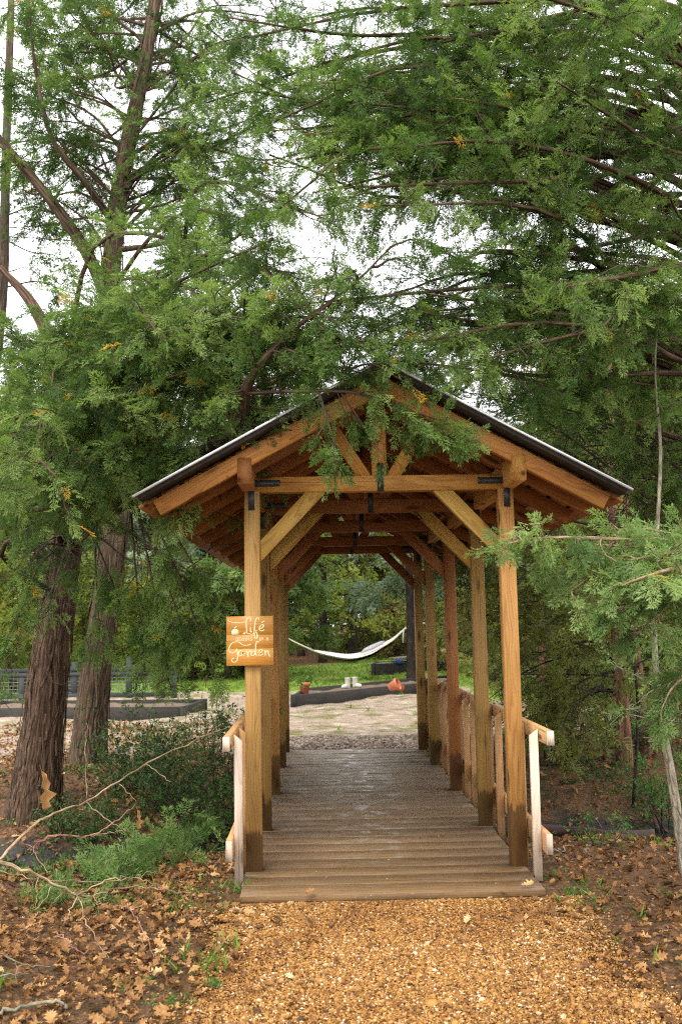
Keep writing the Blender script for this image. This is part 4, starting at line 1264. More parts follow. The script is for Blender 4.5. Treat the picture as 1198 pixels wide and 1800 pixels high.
# ------------------------------------------------------------------ garden things
def pot(name, label, p, h, r, axis=None, plant=False):
    e = empty(name, label, 'flower pot', p)
    prof = [(r * .62, 0), (r * .88, h * .74), (r * 1.0, h * .75), (r * 1.03, h), (r * .92, h), (r * .84, h * .78), (r * .6, h * .1)]
    MB().lathe(p, prof, 22, axis).build('pot_body', M['terracotta'], e, smooth=False)
    if plant:
        f = Fol()
        for k in range(30):
            a = random.uniform(0, 6.28)
            f.add(np.array(p) + [0, 0, h * .85], unit([math.cos(a), math.sin(a), random.uniform(-.1, 1.2)]), random.uniform(.14, .28), random.uniform(.3, .8))
        add('plant', f.mesh('plant', 'broad'), M['shrubl'], e)
    return e


def bed_box(name, label, A, B, depth, h, mat, soil=True, th=.07, posts=False):
    """timber box; front edge A->B on the ground, extending 'depth' away"""
    A = np.array([A[0], A[1], 0.]); B = np.array([B[0], B[1], 0.])
    d = unit(B - A); nrm = unit([.10, 1, 0])
    Cc, D = B + nrm * depth, A + nrm * depth
    e = empty(name, label, 'raised bed', (A[0], A[1], float(gz(A[0], A[1]))))
    zb = min(float(gz(*q[:2])) for q in (A, B, Cc, D)) - .05
    zt = max(float(gz(*q[:2])) for q in (A, B)) + h
    zm = (zb + zt) / 2; hh = zt - zb
    for (p, q, ex) in ((A, B, 0), (B, Cc, 0), (Cc, D, 0), (D, A, 0)):
        dd = unit(q - p)
        b = MB().beam(p + dd * (th / 2 + .002) + [0, 0, zm], q - dd * (th / 2 + .002) + [0, 0, zm], th, hh, ch=.006)
        b.build('side_timber', M[mat], e)
    for q in (A, B, Cc, D):
        MB().box(q[0] - .05, q[0] + .05, q[1] - .05, q[1] + .05, zb, zt + .008, ch=.006).build('corner_post', M[mat], e)
    if soil:
        n = 26
        V = []
        for i in range(n):
            for j in range(10):
                p = A + d * np.linalg.norm(B - A) * (i + .25) / (n - .5) + nrm * depth * (j + .2) / 9.4
                V.append([p[0], p[1], zt - .07 + R.normal() * .015])
        ii = np.arange(n * 10).reshape(n, 10)
        q4 = np.stack([ii[:-1, :-1], ii[1:, :-1], ii[1:, 1:], ii[:-1, 1:]], -1).reshape(-1, 4)
        add('soil', np_mesh('soil', np.array(V), tris=q4, smooth=True), M['soil'], e)
    return e, zt


A = gp(515, 1243); B = gp(735, 1219); B2 = A + (B - A) * 1.35
bd, bzt = bed_box('raised_bed', 'long low dark timber bed of bare soil across the clearing', A, B2, 2.4, .17, 'bed')


def onz(u, v, z):
    X, Y, Z = ray(u, v); t = (z - CZ) / Z
    return np.array([CX + X * t, Y * t, z])


p = onz(535, 1221, bzt - .07)
pot('flower_pot', 'upright terracotta pot with a leafy plant at the left end of the dark bed', p, .26, .125, plant=True)
p = onz(692, 1212, bzt - .07)
ax = np.array([[.25, 0, .97], [0, 1, 0], [-.97, 0, .25]]).T
for (u, v, hh, rr, rz, lab) in [(690, 1206, .30, .19, .6, 'terracotta pot lying on its side on the right of the bed, nearer one')]:
    p = onz(u - 6, v, bzt + .07)
    c, s_ = math.cos(.5), math.sin(.5)
    axm = np.array([[.35, -.2, .915], [0.1, .98, .17], [-.93, .03, .365]]).T
    # build lying pot: local z points sideways
    zax = unit([.85, -.35, .38]); xax = unit(np.cross([0, 0, 1], zax)); yax = np.cross(zax, xax)
    pot('flower_pot', lab, p - [0, 0, .03], .22, .13, np.stack([xax, yax, zax], 1))
p = onz(703, 1204, bzt + .08)
zax = unit([-.8, -.3, .5]); xax = unit(np.cross([0, 0, 1], zax)); yax = np.cross(zax, xax)
pot('flower_pot', 'second fallen terracotta pot leaning against the one lying in the bed', p + [.06, .10, -.09], .19, .11, np.stack([xax, yax, zax], 1))

# pair of white garden boots standing in the bed
for k, (u, lab) in enumerate([(611, 'left of two small white rubber boots standing on the dark soil'), (624, 'right of two small white rubber boots standing on the dark soil')]):
    p = onz(u, 1210 - k * 1.5, bzt - .06)
    e = empty('rubber_boot', lab, 'boot', p, 'white boots on the bed')
    b = MB()
    b.lathe(p + [0, 0, .0], [(.055, 0), (.062, .02), (.058, .10), (.066, .22), (.075, .24), (.062, .24), (.05, .12)], 14)
    b.build('shaft', M['white'], e)
    foot = MB(); dirx = 1 if k else -1
    foot.tube([p + [0, 0, .045], p + [dirx * .06, -.06, .045], p + [dirx * .11, -.12, .04], p + [dirx * .135, -.15, .032]], [.06, .058, .050, .022], 10)
    foot.build('foot', M['white'], e, smooth=True)

# stacks of pale boards / further beds
for (a, b_, dp, h, mt, lab) in [((655, 1188), (800, 1178), 1.6, .28, 'bed', 'far dark timber bed topped with pale boards beyond the hammock tree'),
                                ((838, 1190), (990, 1196), 1.4, .22, 'bedpale', 'weathered pale timber bed on the lawn right of the bridge')]:
    A_, B_ = gp(*a), gp(*b_)
    e_, zt_ = bed_box('raised_bed', lab, A_, B_, dp, h, mt)
for (a, b_, dz, lab) in [((650, 1181), (705, 1172), .1, 'weathered pale board lying on the far bed, left one'), ((690, 1176), (735, 1171), .2, 'mossy pale board lying on the far bed beside the trunk')]:
    pa, pb = gp(*a), gp(*b_); pb = at(*b_, pa[1] + .8)
    b = MB().beam(pa + [0, 0, dz + .12], [pb[0], pb[1], pa[2] + dz + .14], .35, .05)
    tag(b.build('weathered_board', M['bedpale']), lab, 'board')
b = MB().lathe(gp(703, 1186) + [0, .3, .30], [(.05, 0), (.11, .02), (.12, .12), (.08, .13)], 12)
tag(b.build('blue_tub', plain('blue_plastic', (.03, .06, .30), (.05, .09, .38), 10, .5)), 'small blue plastic tub on the boards beside the hammock tree', 'tub')

# hammock
hl, hr = at(478, 1106, YH), at(716, 1100, YH)
hm = empty('hammock', 'pale cloth hammock slung from ropes above the lawn, seen through the bridge', 'hammock', at(615, 1160, YH))
c1, c2 = at(556, 1147, YH), at(686, 1128, YH)
mid = crom([at(552, 1145, YH), at(575, 1153, YH), at(612, 1158, YH), at(645, 1151, YH), at(668, 1140, YH), at(690, 1127, YH), at(711, 1106, YH)], 40)
nw = 14
V = np.zeros((40, nw, 3))
for i in range(40):
    t = i / 39
    wd = .42 * math.sin(math.pi * min(max(t * .93 + .05, 0.02), .98)) ** .7 * (1 - .3 * sst(.6, 1, t)) + .03
    for j in range(nw):
        s_ = j / (nw - 1) * 2 - 1
        V[i, j] = mid[i] + [0, s_ * wd, (.16 * s_ * s_ + .10 * s_) * wd - .02 * math.sin(9 * t + 3 * s_)]
ii = np.arange(40 * nw).reshape(40, nw)
q4 = np.stack([ii[:-1, :-1], ii[1:, :-1], ii[1:, 1:], ii[:-1, 1:]], -1).reshape(-1, 4)
VV = np.concatenate([V.reshape(-1, 3), (V - np.array([0, 0, .022])).reshape(-1, 3)])
o = add('cloth', np_mesh('cloth', VV[:40 * nw], tris=q4, smooth=True), M['hammock'], hm)
b = MB()
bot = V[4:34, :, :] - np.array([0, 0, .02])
o = add('cloth_underside_shade', np_mesh('cloth_underside_shade', (bot + np.array([0, 0, -.05])).reshape(-1, 3), tris=np.stack([ii[:29, :-1], ii[1:30, :-1], ii[1:30, 1:], ii[:29, 1:]], -1).reshape(-1, 4), smooth=True), M['hammock_shade'], hm)  # dark second sheet drawing the shaded underside of the cloth
for (P0, tgt) in ((V[0], hl), (V[-1], hr)):
    b = MB()
    for j in range(0, nw, 3):
        b.tube([P0[j], P0[j] * .5 + tgt * .5 + [0, 0, -.03], tgt], .014, 5)
    b.build('rope', M['rope'], hm)
b = MB().tube([at(709, 1108, YH - .1), at(708, 1118, YH - .1), at(708, 1130, YH - .1)], .02, 5); b.build('loose_cord', M['rope'], hm)
b = MB()
cp = at(655, 1141, YH)
prof = []
b.tube([cp + [-.32, 0, -.10], cp + [-.2, 0, -.02], cp + [0, 0, .06], cp + [.22, 0, .16], cp + [.32, 0, .2]], [.02, .055, .065, .05, .02], 10)
tag(b.build('cushion', M['cushion'], smooth=True), 'grey cushion lying in the raised right part of the hammock', 'cushion')
# left hammock tree, hidden behind the near posts
gl = at(472, 1200, YH); gl[2] = float(gz(gl[0], YH))
t = Tree('pine_tree', 'trunk holding the left end of the hammock, mostly hidden by the left posts', base=gl)
P = t.trunk([gl - [0, 0, .2], gl + [0, 0, 2], gl + [0, 0, 5], gl + [-.1, 0, 9]], .15, .08, 12, .04, 30, .02, .25)
for k in range(13, 30):
    a = random.uniform(0, 6.28); L = random.uniform(1.4, 2.6)
    tip = P[k] + np.array([math.cos(a) * L, math.sin(a) * L, random.uniform(-.6, .2)])
    t.limb(limb_to(P[k], tip, .1), .025, .006, dict(t0=.3, step=.30, L=1.0, spr=.42, gap=.18, droop=.4, bare=.2, tint=.45, ter=2), thin=True)
t.build('barkd', 'bark2', 'cedarfar', 'coarse')

# garden enclosure at left: timber edging and a dark fence with wire panels
a0, a1 = gp(-60, 1268), gp(322, 1258)
bed_box('raised_bed', 'low dark timber bed in front of the garden fence at left', a0, a1, 1.9, .16, 'bed')
fa, fb = gp(-80, 1232), gp(312, 1226)
fe = empty('garden_fence', 'dark grey garden fence with wire mesh panels behind the two left trunks', 'fence', fa)
d = unit(fb - fa); Lf = np.linalg.norm(fb - fa)
for k, t_ in enumerate([.02, .30, .49, .535, .78, .985]):
    p = fa + (fb - fa) * t_; g = float(gz(p[0], p[1]))
    hh = [.86, .74, .92, .78, .92, .62][k]
    MB().box(p[0] - .06, p[0] + .06, p[1] - .06, p[1] + .06, g - .1, g + hh, ch=.006).build('post', M['fence'], fe)
for z in (.08, .56, .66):
    b = MB().beam(fa + [0, -.065, z], fb + [0, -.065, z], .04, .07 if z > .1 else .1); b.build('rail', M['fence'], fe)
b = MB()
for k in range(int(Lf / .10)):
    p = fa + d * k * .10
    b.tube([p + [0, -.03, .1], p + [0, -.03, .58]], .006, 4, cap=False)
for z in np.arange(.15, .58, .08):
    b.tube([fa + [0, -.035, z], fb + [0, -.035, z]], .006, 4, cap=False)
b.build('wire_mesh', plain('galvanised_wire', (.16, .17, .17), (.24, .25, .25), 20, .5, .1, .5, .6), fe)
p = fa + (fb - fa) * .512
MB().box(p[0] - .16, p[0] + .16, p[1] - .03, p[1] + .03, float(gz(p[0], p[1])), p[2] + .60, ch=.006).build('board_panel', M['fence'], fe)

# drain pipe across the ditch
b = MB().tube(crom([onz(900, 1455, -.36), onz(1000, 1462, -.38), onz(1080, 1470, -.36), onz(1150, 1468, -.34)], 24), .055, 12)
tag(b.build('drain_pipe', M['pipe'], smooth=True), 'dark rusty pipe lying across the ditch right of the bridge', 'pipe')

# ------------------------------------------------------------------ fallen branches at lower left
def stick(label, mat, paths, name='fallen_branch'):
    P0 = at(*paths[0][0][0])
    e = empty(name, label, 'branch', P0)
    for j, (pts, r0, r1) in enumerate(paths):
        P = crom([at(*q) for q in pts], 5 * len(pts))
        P[1:-1] += R.normal(size=P[1:-1].shape) * .004
        MB().tube(P + R.normal(size=P.shape) * .003, np.linspace(r0, r1, len(P)) * .72, 7, .12, wob=.12).build('stem' if j == 0 else 'twig', M[mat], e, smooth=True)
    return e


stick('long pale stick slanting up from the left edge towards the bridge rail', 'twigp', [
    ([(-60, 1560, 6.5), (0, 1511, 6.7), (54, 1456, 6.9), (100, 1429, 7.0), (172, 1398, 7.3), (257, 1343, 7.5), (375, 1288, 7.7), (425, 1272, 7.8)], .017, .004),
    ([(154, 1404, 7.2), (150, 1330, 7.2), (152, 1270, 7.2)], .006, .002), ([(150, 1408, 7.2), (195, 1445, 7.1), (222, 1460, 7.1)], .006, .003),
    ([(209, 1377, 7.4), (240, 1410, 7.3)], .005, .002), ([(257, 1343, 7.5), (300, 1375, 7.4)], .005, .002)])
stick('forked pale branch with splayed bare twigs lying on the oak leaves', 'twigp', [
    ([(-60, 1500, 6.0), (0, 1517, 6.05), (67, 1541, 6.1), (137, 1573, 6.1)], .017, .010),
    ([(137, 1573, 6.1), (188, 1546, 6.1), (234, 1544, 6.15), (284, 1556, 6.2)], .007, .003), ([(137, 1573, 6.1), (163, 1575, 6.1), (200, 1563, 6.1), (284, 1558, 6.15)], .006, .003),
    ([(137, 1573, 6.1), (120, 1610, 6.0), (105, 1635, 5.95)], .006, .002), ([(137, 1573, 6.1), (154, 1620, 5.95), (175, 1665, 5.8), (198, 1694, 5.7)], .006, .002),
    ([(0, 1530, 6.05), (60, 1543, 6.1), (160, 1550, 6.2), (230, 1544, 6.3), (275, 1530, 6.3)], .006, .002), ([(163, 1575, 6.1), (185, 1592, 6.05), (250, 1592, 6.05)], .004, .002),
    ([(67, 1541, 6.1), (62, 1595, 6.0)], .004, .0015), ([(95, 1555, 6.1), (62, 1602, 6.0)], .004, .0015), ([(115, 1565, 6.1), (82, 1602, 6.0)], .004, .0015)])
stick('reddish thin branch above the green sprays left of the bridge', 'twigpink', [
    ([(60, 1480, 6.6), (110, 1468, 6.7), (150, 1470, 6.8), (195, 1450, 6.9), (240, 1412, 7.0)], .008, .003), ([(150, 1470, 6.8), (215, 1460, 6.8)], .004, .002), ([(35, 1483, 6.6), (68, 1490, 6.6)], .005, .002),
    ([(85, 1535, 6.5), (60, 1490, 6.6), (110, 1462, 6.7)], .004, .002)])
stick('short reddish twig lying on leaves below the forked branch', 'twigpink', [([(100, 1638, 5.6), (125, 1662, 5.55), (150, 1678, 5.5)], .006, .003), ([(100, 1645, 5.6), (148, 1678, 5.5)], .004, .002)])
stick('thin straight reddish twig standing out of leaves beside the gravel', 'twigpink', [([(224, 1590, 6.0), (250, 1635, 5.8), (274, 1686, 5.6)], .005, .002)])
stick('mossy crooked stick in the bottom left corner', 'barkp', [([(-40, 1790, 4.9), (0, 1780, 4.9), (54, 1765, 4.95), (100, 1760, 5.0), (117, 1775, 5.0)], .013, .009)])
stick('grey lichened twig at the left edge above the mossy stick', 'barkp', [([(-30, 1665, 5.3), (0, 1675, 5.35), (40, 1693, 5.35), (90, 1700, 5.4)], .007, .004), ([(-20, 1717, 5.2), (50, 1712, 5.3)], .005, .003), ([(28, 1690, 5.35), (28, 1728, 5.3)], .003, .002)])
stick('thin pinkish twig pointing at the corner of the deck', 'twigpink', [([(250, 1560, 6.3), (310, 1567, 6.4), (375, 1575, 6.5)], .005, .002)])

# hanging dead oak leaf on twigs
# ------------------------------------------------------------------ low plants
def clump(name, label, cat, p, n, size, spread, mf, kind, up=.8, stem_mat='bark2', stems=0, h=.4, tint=.5, group=None):
    e = empty(name, label, cat, p, group)
    f = Fol(); w = MB()
    p = np.array(p, float)
    for k in range(max(stems, 1)):
        a = random.uniform(0, 6.28); rr = spread * math.sqrt(random.random()) * .6
        base = p + [math.cos(a) * rr * .4, math.sin(a) * rr * .4, -.02]
        L = h * random.uniform(.6, 1.1)
        B = wander(base, np.array([math.cos(a) * .6, math.sin(a) * .6, up]), L, 6, .15, .5)
        if stems: w.tube(B, np.linspace(.006, .002, 7), 5, cap=False)
        m = n // max(stems, 1)
        for q in range(m):
            u = random.random() ** .7; i = min(int(u * 6), 5)
            pp = B[i] + (B[i + 1] - B[i]) * (u * 6 - i) + R.normal(size=3) * np.array([.3, .3, .18]) * spread * .55
            pp[2] = max(pp[2], float(gz(pp[0], pp[1])) + .01)
            f.add(pp, unit(R.normal(size=3) * [.8, .8, .5] + [0, 0, .25]), size * random.uniform(.6, 1.25), tint + random.gauss(0, .15))
    if stems: w.build('stems', M[stem_mat], e, smooth=True)
    add('leaves', f.mesh('leaves', kind), M[mf], e)
    return e


clump('evergreen_shrub', 'dark small leaved evergreen shrub on the bank beside the left rail', 'shrub', gp(330, 1440), 330, .16, .62, 'shrub', 'small', 1.2, stems=14, h=1.0, tint=.42)
clump('evergreen_shrub', 'smaller leafy shrub behind the stick, right of the second cedar trunk', 'shrub', gp(255, 1385), 260, .16, .55, 'shrub', 'small', 1.2, stems=12, h=1.05, tint=.50)
clump('evergreen_shrub', 'dark shrub with loose upper twigs nearest the sign post', 'shrub', gp(390, 1400), 190, .15, .42, 'shrub', 'small', 1.6, stems=10, h=1.25, tint=.45)
clump('evergreen_shrub', 'low leafy undergrowth shrub in front of the left trunk', 'shrub', gp(175, 1470), 160, .13, .45, 'shrub', 'small', .5, stems=8, h=.4, tint=.5)
for (u, v, n, lab) in [(255, 1520, 150, 'bright green feathery cedar seedling beside the forked branch'), (150, 1570, 110, 'low green cedar sprays under the forked branch'), (320, 1480, 120, 'soft green cedar spray at the edge of the ditch left of the rail')]:
    clump('cedar_seedling', lab, 'seedling', gp(u, v + 14), n, .17, .46, 'cedarnear', 'fine', .25, stems=6, h=.45, tint=.5)
for (u, v, n, sz, sp, h, lab) in [(1165, 1420, 170, .14, .35, .8, 'light green leafy shrub beside the pale sapling'), (1125, 1330, 160, .14, .4, .9, 'leafy shrub on the far bank right of the ditch'),
                                  (1190, 1340, 140, .14, .35, .8, 'leafy shrub behind the pale sapling at the right edge'), (1060, 1490, 50, .10, .25, .35, 'sparse sprig on the near bank of the ditch by the pipe')]:
    clump('leafy_shrub', lab, 'shrub', gp(u, v), n, sz, sp, 'shrubl' if v > 1400 else 'shrub', 'small', 1.4, stems=7, h=h, tint=.5)
for (u, v, n, lab) in [(992, 1572, 22, 'small green weed by the right corner of the deck'), (965, 1545, 14, 'tiny grassy weed against the right front post'), (300, 1770, 26, 'low green weed at the left edge of the gravel'),
                       (360, 1745, 16, 'small creeping weed on the gravel near the leaves'), (240, 1735, 12, 'tiny green sprig among the leaves at lower left'), (340, 1600, 12, 'tiny weed between gravel and leaves left of the deck'), (1040, 1600, 10, 'yellowish grass tuft among leaves right of the gravel'), (1180, 1580, 14, 'low weed at the right edge among dead leaves')]:
    clump('weed', lab, 'weed', gp(u, v), n, .06, .10, 'shrubl', 'broad', .4, stems=3, h=.10, tint=.55)

for (u, v, n, h, mf_, lab) in [
        (962, 1345, 150, 1.1, 'olive', 'tangled olive thicket right behind the pale rail end'), (1015, 1318, 170, 1.3, 'shrub', 'dark leafy thicket on the far bank between the rail and the reddish cedars'),
        (1060, 1300, 150, 1.5, 'olive', 'olive thicket at the foot of the reddish cedars'), (1150, 1312, 170, 1.4, 'shrub', 'dark thicket right of the reddish cedars'),
        (1010, 1262, 170, 1.5, 'olive', 'yellowish olive thicket seen over the far end of the right rail'), (1190, 1275, 170, 1.6, 'olive', 'tall olive thicket at the right edge behind the sapling'),
        (1110, 1262, 170, 1.6, 'shrub', 'far dark thicket behind the reddish cedars'), (940, 1240, 130, 1.2, 'olive', 'small olive thicket beside the grey cedar'),
        (1175, 1470, 90, .7, 'shrub', 'low dark shrub on the near bank left of the sapling foot')]:
    clump('thicket', lab, 'thicket', gp(u, v), n, .17, .62, mf_, 'small', 1.5, stems=14, h=h, tint=.5, stem_mat='barkd')
for (u, v, n, h, lab) in [(300, 1335, 150, .9, 'leafy green shrub in front of the timber edging, left of the sign post'), (375, 1330, 150, .95, 'bright leafy shrub close behind the left rail end'),
                          (215, 1395, 130, .7, 'leafy shrub right at the foot of the second cedar'), (110, 1462, 130, .4, 'low dark green undergrowth plant at the foot of the leaning cedar'),
                          (285, 1430, 150, .7, 'dense leafy shrub on the left bank in front of the others'), (400, 1470, 160, .6, 'leafy shrub against the lower end of the left rail')]:
    clump('leafy_shrub', lab, 'shrub', gp(u, v), n, .14, .50, 'shrub', 'small', 1.0, stems=12, h=h, tint=.62)

# creeping ivy and moss on the banks
f = Fol()
cnt = 0
while cnt < 3600:
    if random.random() < .55: x_, y_ = random.uniform(1.4, 7), random.uniform(10.5, 19)
    else: x_, y_ = random.uniform(-5.5, -1.1), random.uniform(7.6, 13.5)
    if math.sin(2.3 * x_ + 1.1 * y_) + math.sin(1.7 * y_ - 2.9 * x_) + random.gauss(0, .5) < .35: continue
    f.add(np.array([x_, y_, float(gz(x_, y_)) + .02]), unit(R.normal(size=3) * [1, 1, .25]), random.uniform(.10, .2), random.gauss(.5, .15)); cnt += 1
tag(add('ground_ivy', f.mesh('ground_ivy', 'small'), M['shrub']), 'dark green creeping ground cover on the banks of the ditch', 'ground cover', kind='stuff')

# ------------------------------------------------------------------ loose stuff on the ground
def scatter_mesh(V, T, C, pos, dirs, roll, sc, tint, z2=None):
    Rm = rot_to(dirs, roll)
    N = len(pos)
    S = sc[:, None, None] if sc.ndim == 1 else sc[:, None, :]
    vv = np.einsum('nij,nvj->nvi', Rm, V[None] * S) + pos[:, None, :]
    TT = (T[None] + (np.arange(N) * len(V))[:, None, None]).reshape(-1, T.shape[1])
    return vv.reshape(-1, 3), TT, np.clip(tint[:, None] + C[None], 0, 1).ravel()


# pea gravel
N = 125000
py = 4.1 + (6.85 - 4.1) * R.random(N) ** .9
px = R.normal(0, .62, N) * 1.05
px = np.where(R.random(N) < .62, R.uniform(-1.05, 1.15, N), px)
edge = 1.04 + .16 * np.sin(3 * py) + .08 * np.sin(9 * py + 1)
keep = (np.abs(px) < edge) | (R.random(N) < np.exp(-(np.abs(px) - edge) * 5) * .8)
px, py = px[keep], py[keep]; N = len(px)
ico = np.array([(0, 0, 1), (.87, .1, .35), (.2, .85, .30), (-.75, .5, .36), (-.7, -.55, .3), (.3, -.85, .38), (.75, .5, -.4), (-.3, .85, -.4), (-.9, 0, -.35), (-.2, -.8, -.42), (.75, -.5, -.36), (0, 0, -.95)])
icf = np.array([(0, 1, 2), (0, 2, 3), (0, 3, 4), (0, 4, 5), (0, 5, 1), (1, 6, 2), (2, 6, 7), (2, 7, 3), (3, 7, 8), (3, 8, 4), (4, 8, 9), (4, 9, 5), (5, 9, 10), (5, 10, 1), (1, 10, 6)])
s0 = R.lognormal(0, .36, N) * .0051
scl = np.stack([s0 * R.uniform(.9, 1.5, N), s0 * R.uniform(.8, 1.1, N), s0 * R.uniform(.5, .85, N)], 1)
pos = np.stack([px, py, gz(px, py) + .002 + R.random(N) * .010], 1)
dirs = R.normal(size=(N, 3)) * [1, 1, .35]
v_, t_, c_ = scatter_mesh(ico, icf, np.zeros(12), pos, dirs, R.normal(0, .5, N), scl, np.clip(R.normal(.575, .25, N) - .16 * np.clip(np.sin(2.3 * px + 1.1) * np.sin(3.1 * py + .5) + .6 * np.sin(6 * px - 4.3 * py), 0, 1), 0, 1))
tag(add('pea_gravel', np_mesh('pea_gravel', v_, tris=t_, attrs={'tint': c_}, smooth=True), M['pebble']), 'golden brown pea gravel spread over the path before the bridge', 'gravel', kind='stuff')

# coarser stones beyond the far end of the deck and in the ditch
N = 7000
px = R.normal(0, 1.3, N); py = R.uniform(14.55, 16.3, N)
k2 = R.random(N) < .25
px[k2] = R.choice([-1, 1], k2.sum()) * R.uniform(1.05, 3.4, k2.sum()); py[k2] = R.normal(9.4, .9, k2.sum())
s0 = R.lognormal(0, .35, N) * .017
pos = np.stack([px, py, gz(px, py) + .003], 1)
v_, t_, c_ = scatter_mesh(ico, icf, np.zeros(12), pos, R.normal(size=(N, 3)) * [1, 1, .3], R.normal(0, .5, N), np.stack([s0 * 1.3, s0, s0 * .65], 1), np.clip(R.normal(np.where(py > 13, .55, .25), .22), 0, 1))
tag(add('loose_stones', np_mesh('loose_stones', v_, tris=t_, attrs={'tint': c_}), M['stone']), 'brown loose stones at the far end of the deck and in the ditch', 'stones', kind='stuff')


# oak leaves
def oak_template(seed):
    r = np.random.default_rng(seed)
    prof = [(0, .02), (.14, .05), (.22, .22), (.32, .10), (.44, .34), (.56, .13), (.68, .36), (.80, .14), (.92, .16), (1.0, .0)]
    V, T, C = [], [], []
    cv = r.uniform(-.5, .9); fold = r.uniform(.0, .8); tw = r.uniform(-1, 1)
    for (t, w) in prof:
        z = cv * (t - .5) ** 2 + .02 * r.normal()
        for s in (-1, 0, 1):
            ww = w * s * r.uniform(.8, 1.15)
            V.append((t - .5, ww, z + abs(ww) * fold + tw * ww * (t - .5) + r.normal() * .02)); C.append(r.normal() * .05 + (-.1 if s == 0 else .04))
    for i in range(len(prof) - 1):
        a = i * 3
        for (q, w_) in ((0, 1), (1, 2)):
            T += [(a + q, a + w_, a + 3 + w_), (a + q, a + 3 + w_, a + 3 + q)]
    return np.array(V), np.array(T), np.array(C)


OAK = [oak_template(s) for s in range(8)]


def leaf_field(name, label, x, y, size, tint, lift=.006, tilt=.35, kind='stuff', zfix=None):
    N = len(x)
    wh = R.integers(0, len(OAK), N)
    Vs, Ts, Cs, off = [], [], [], 0
    for k, (V, T, C) in enumerate(OAK):
        m = wh == k
        if not m.any(): continue
        n = m.sum()
        z = (gz(x[m], y[m]) if zfix is None else np.full(n, zfix)) + lift + R.random(n) * .03 * (zfix is None) + size[m] * .10
        v_, t_, c_ = scatter_mesh(V, T, C, np.stack([x[m], y[m], z], 1), R.normal(size=(n, 3)) * [1, 1, tilt], R.normal(0, .45, n), size[m], tint[m])
        Vs.append(v_); Ts.append(t_ + off); Cs.append(c_); off += len(v_)
    o = add(name, np_mesh(name, np.concatenate(Vs), tris=np.concatenate(Ts), attrs={'tint': np.concatenate(Cs)}, smooth=True), M['oak'])
    return tag(o, label, 'leaf litter', kind=kind)


def pick(n, x0, x1, y0, y1, dens):
    x, y = R.uniform(x0, x1, n), R.uniform(y0, y1, n)
    k = R.random(n) < dens(x, y)
    return x[k], y[k]


def dl(x, y):
    pathd = sst(.75, 1.5, np.abs(x))
    patch = .5 + .5 * np.sin(1.9 * x + .7) * np.sin(1.6 * y + .4) + .3 * np.sin(4.7 * x - 3.1 * y)
    wet = np.exp(-((y - 10.2 - .1 * x) / .9) ** 2)
    d = pathd * np.clip(.6 + .5 * patch, .15, 1) * (1 - .8 * wet)
    d = np.where((y > 6.75) & (np.abs(x) < 1.02), 0, d)
    d = np.where(x > 0, d * np.where(y < 8.5, .55, .8), d)
    return d


x, y = pick(30000, -5.5, 4.6, 4.0, 9.5, dl)
x2, y2 = pick(30000, -7.0, 6.8, 9.5, 19, lambda x, y: dl(x, y) * np.where((y > 15.5) & (x > -2) & (x < 3.2), .1, .9))
x = np.concatenate([x, x2]); y = np.concatenate([y, y2])
leaf_field('leaf_litter', 'curled brown oak leaves carpeting the ground on both sides of the path', x, y, np.minimum(R.lognormal(0, .38, len(x)) * .053, .088), np.clip(R.normal(np.where(x > 0, .37, .46), .23), 0, 1), tilt=.6)
x, y = pick(26000, -5, 4.5, 4.0, 9.5, lambda x, y: dl(x, y) * .9)
leaf_field('leaf_crumbs', 'broken leaf crumbs and bits between the larger oak leaves', x, y, R.uniform(.015, .035, len(x)), np.clip(R.normal(.45, .25, len(x)), 0, 1), lift=.018, tilt=.5)
x, y = pick(1500, -1.4, 1.5, 4.1, 6.8, lambda x, y: .12 + .5 * sst(.3, 1.3, np.abs(x)))
leaf_field('scattered_leaves', 'scattered leaf fragments on the gravel path', x, y, R.uniform(.025, .075, len(x)), np.clip(R.normal(.5, .25, len(x)), 0, 1), lift=.012)
x, y = pick(150, -.9, .9, 6.85, 14, lambda x, y: .7 * np.ones_like(x))
leaf_field('leaf_fragments', 'tiny pale leaf fragments on the deck boards', x, y, R.uniform(.010, .024, len(x)), np.clip(R.normal(.85, .12, len(x)), 0, 1), lift=.006, tilt=.1, zfix=0.001)
# individual leaves one can point at
for (u, v, s, tn, lab) in [(926, 1560, .10, .93, 'pale star shaped oak leaf on the right front corner of the deck'), (543, 1573, .085, .6, 'curled orange leaf against the front edge of the deck'), (900, 1517, .05, .9, 'small yellow leaf at the foot of the right front post')]:
    p = onz(u, v, .006)
    V, T, C = OAK[5]
    v_, t_, c_ = scatter_mesh(V, T, C, np.array([p + [0, 0, .012]]), np.array([[.8, .4, .1]]), np.array([.2]), np.array([s]), np.array([tn]))
    tag(add('oak_leaf', np_mesh('oak_leaf', v_, tris=t_, attrs={'tint': c_}, smooth=True), M['oak']), lab, 'leaf')
# a dead leaf and bark flake caught on the twigs by the left trunk
for (u, v, d, s, lab, dr) in [(78, 1385, 7.3, .30, 'large folded tan leaf caught upright on the stick before the left trunk', (.1, 0, -1)), (243, 1438, 7.2, .15, 'narrow orange leaf hanging on the reddish branch', (.05, 0, -1)), (1188, 1228, 5.3, .12, 'orange dead leaf caught in the bough at the right edge', (0, 0, -1))]:
    p = at(u, v, d); V, T, C = OAK[2]
    v_, t_, c_ = scatter_mesh(V * [1, .6, 1], T, C, np.array([p]), np.array([dr]), np.array([.4]), np.array([s]), np.array([.68]))
    tag(add('oak_leaf', np_mesh('oak_leaf', v_, tris=t_, attrs={'tint': c_}, smooth=True), M['oak']), lab, 'leaf')

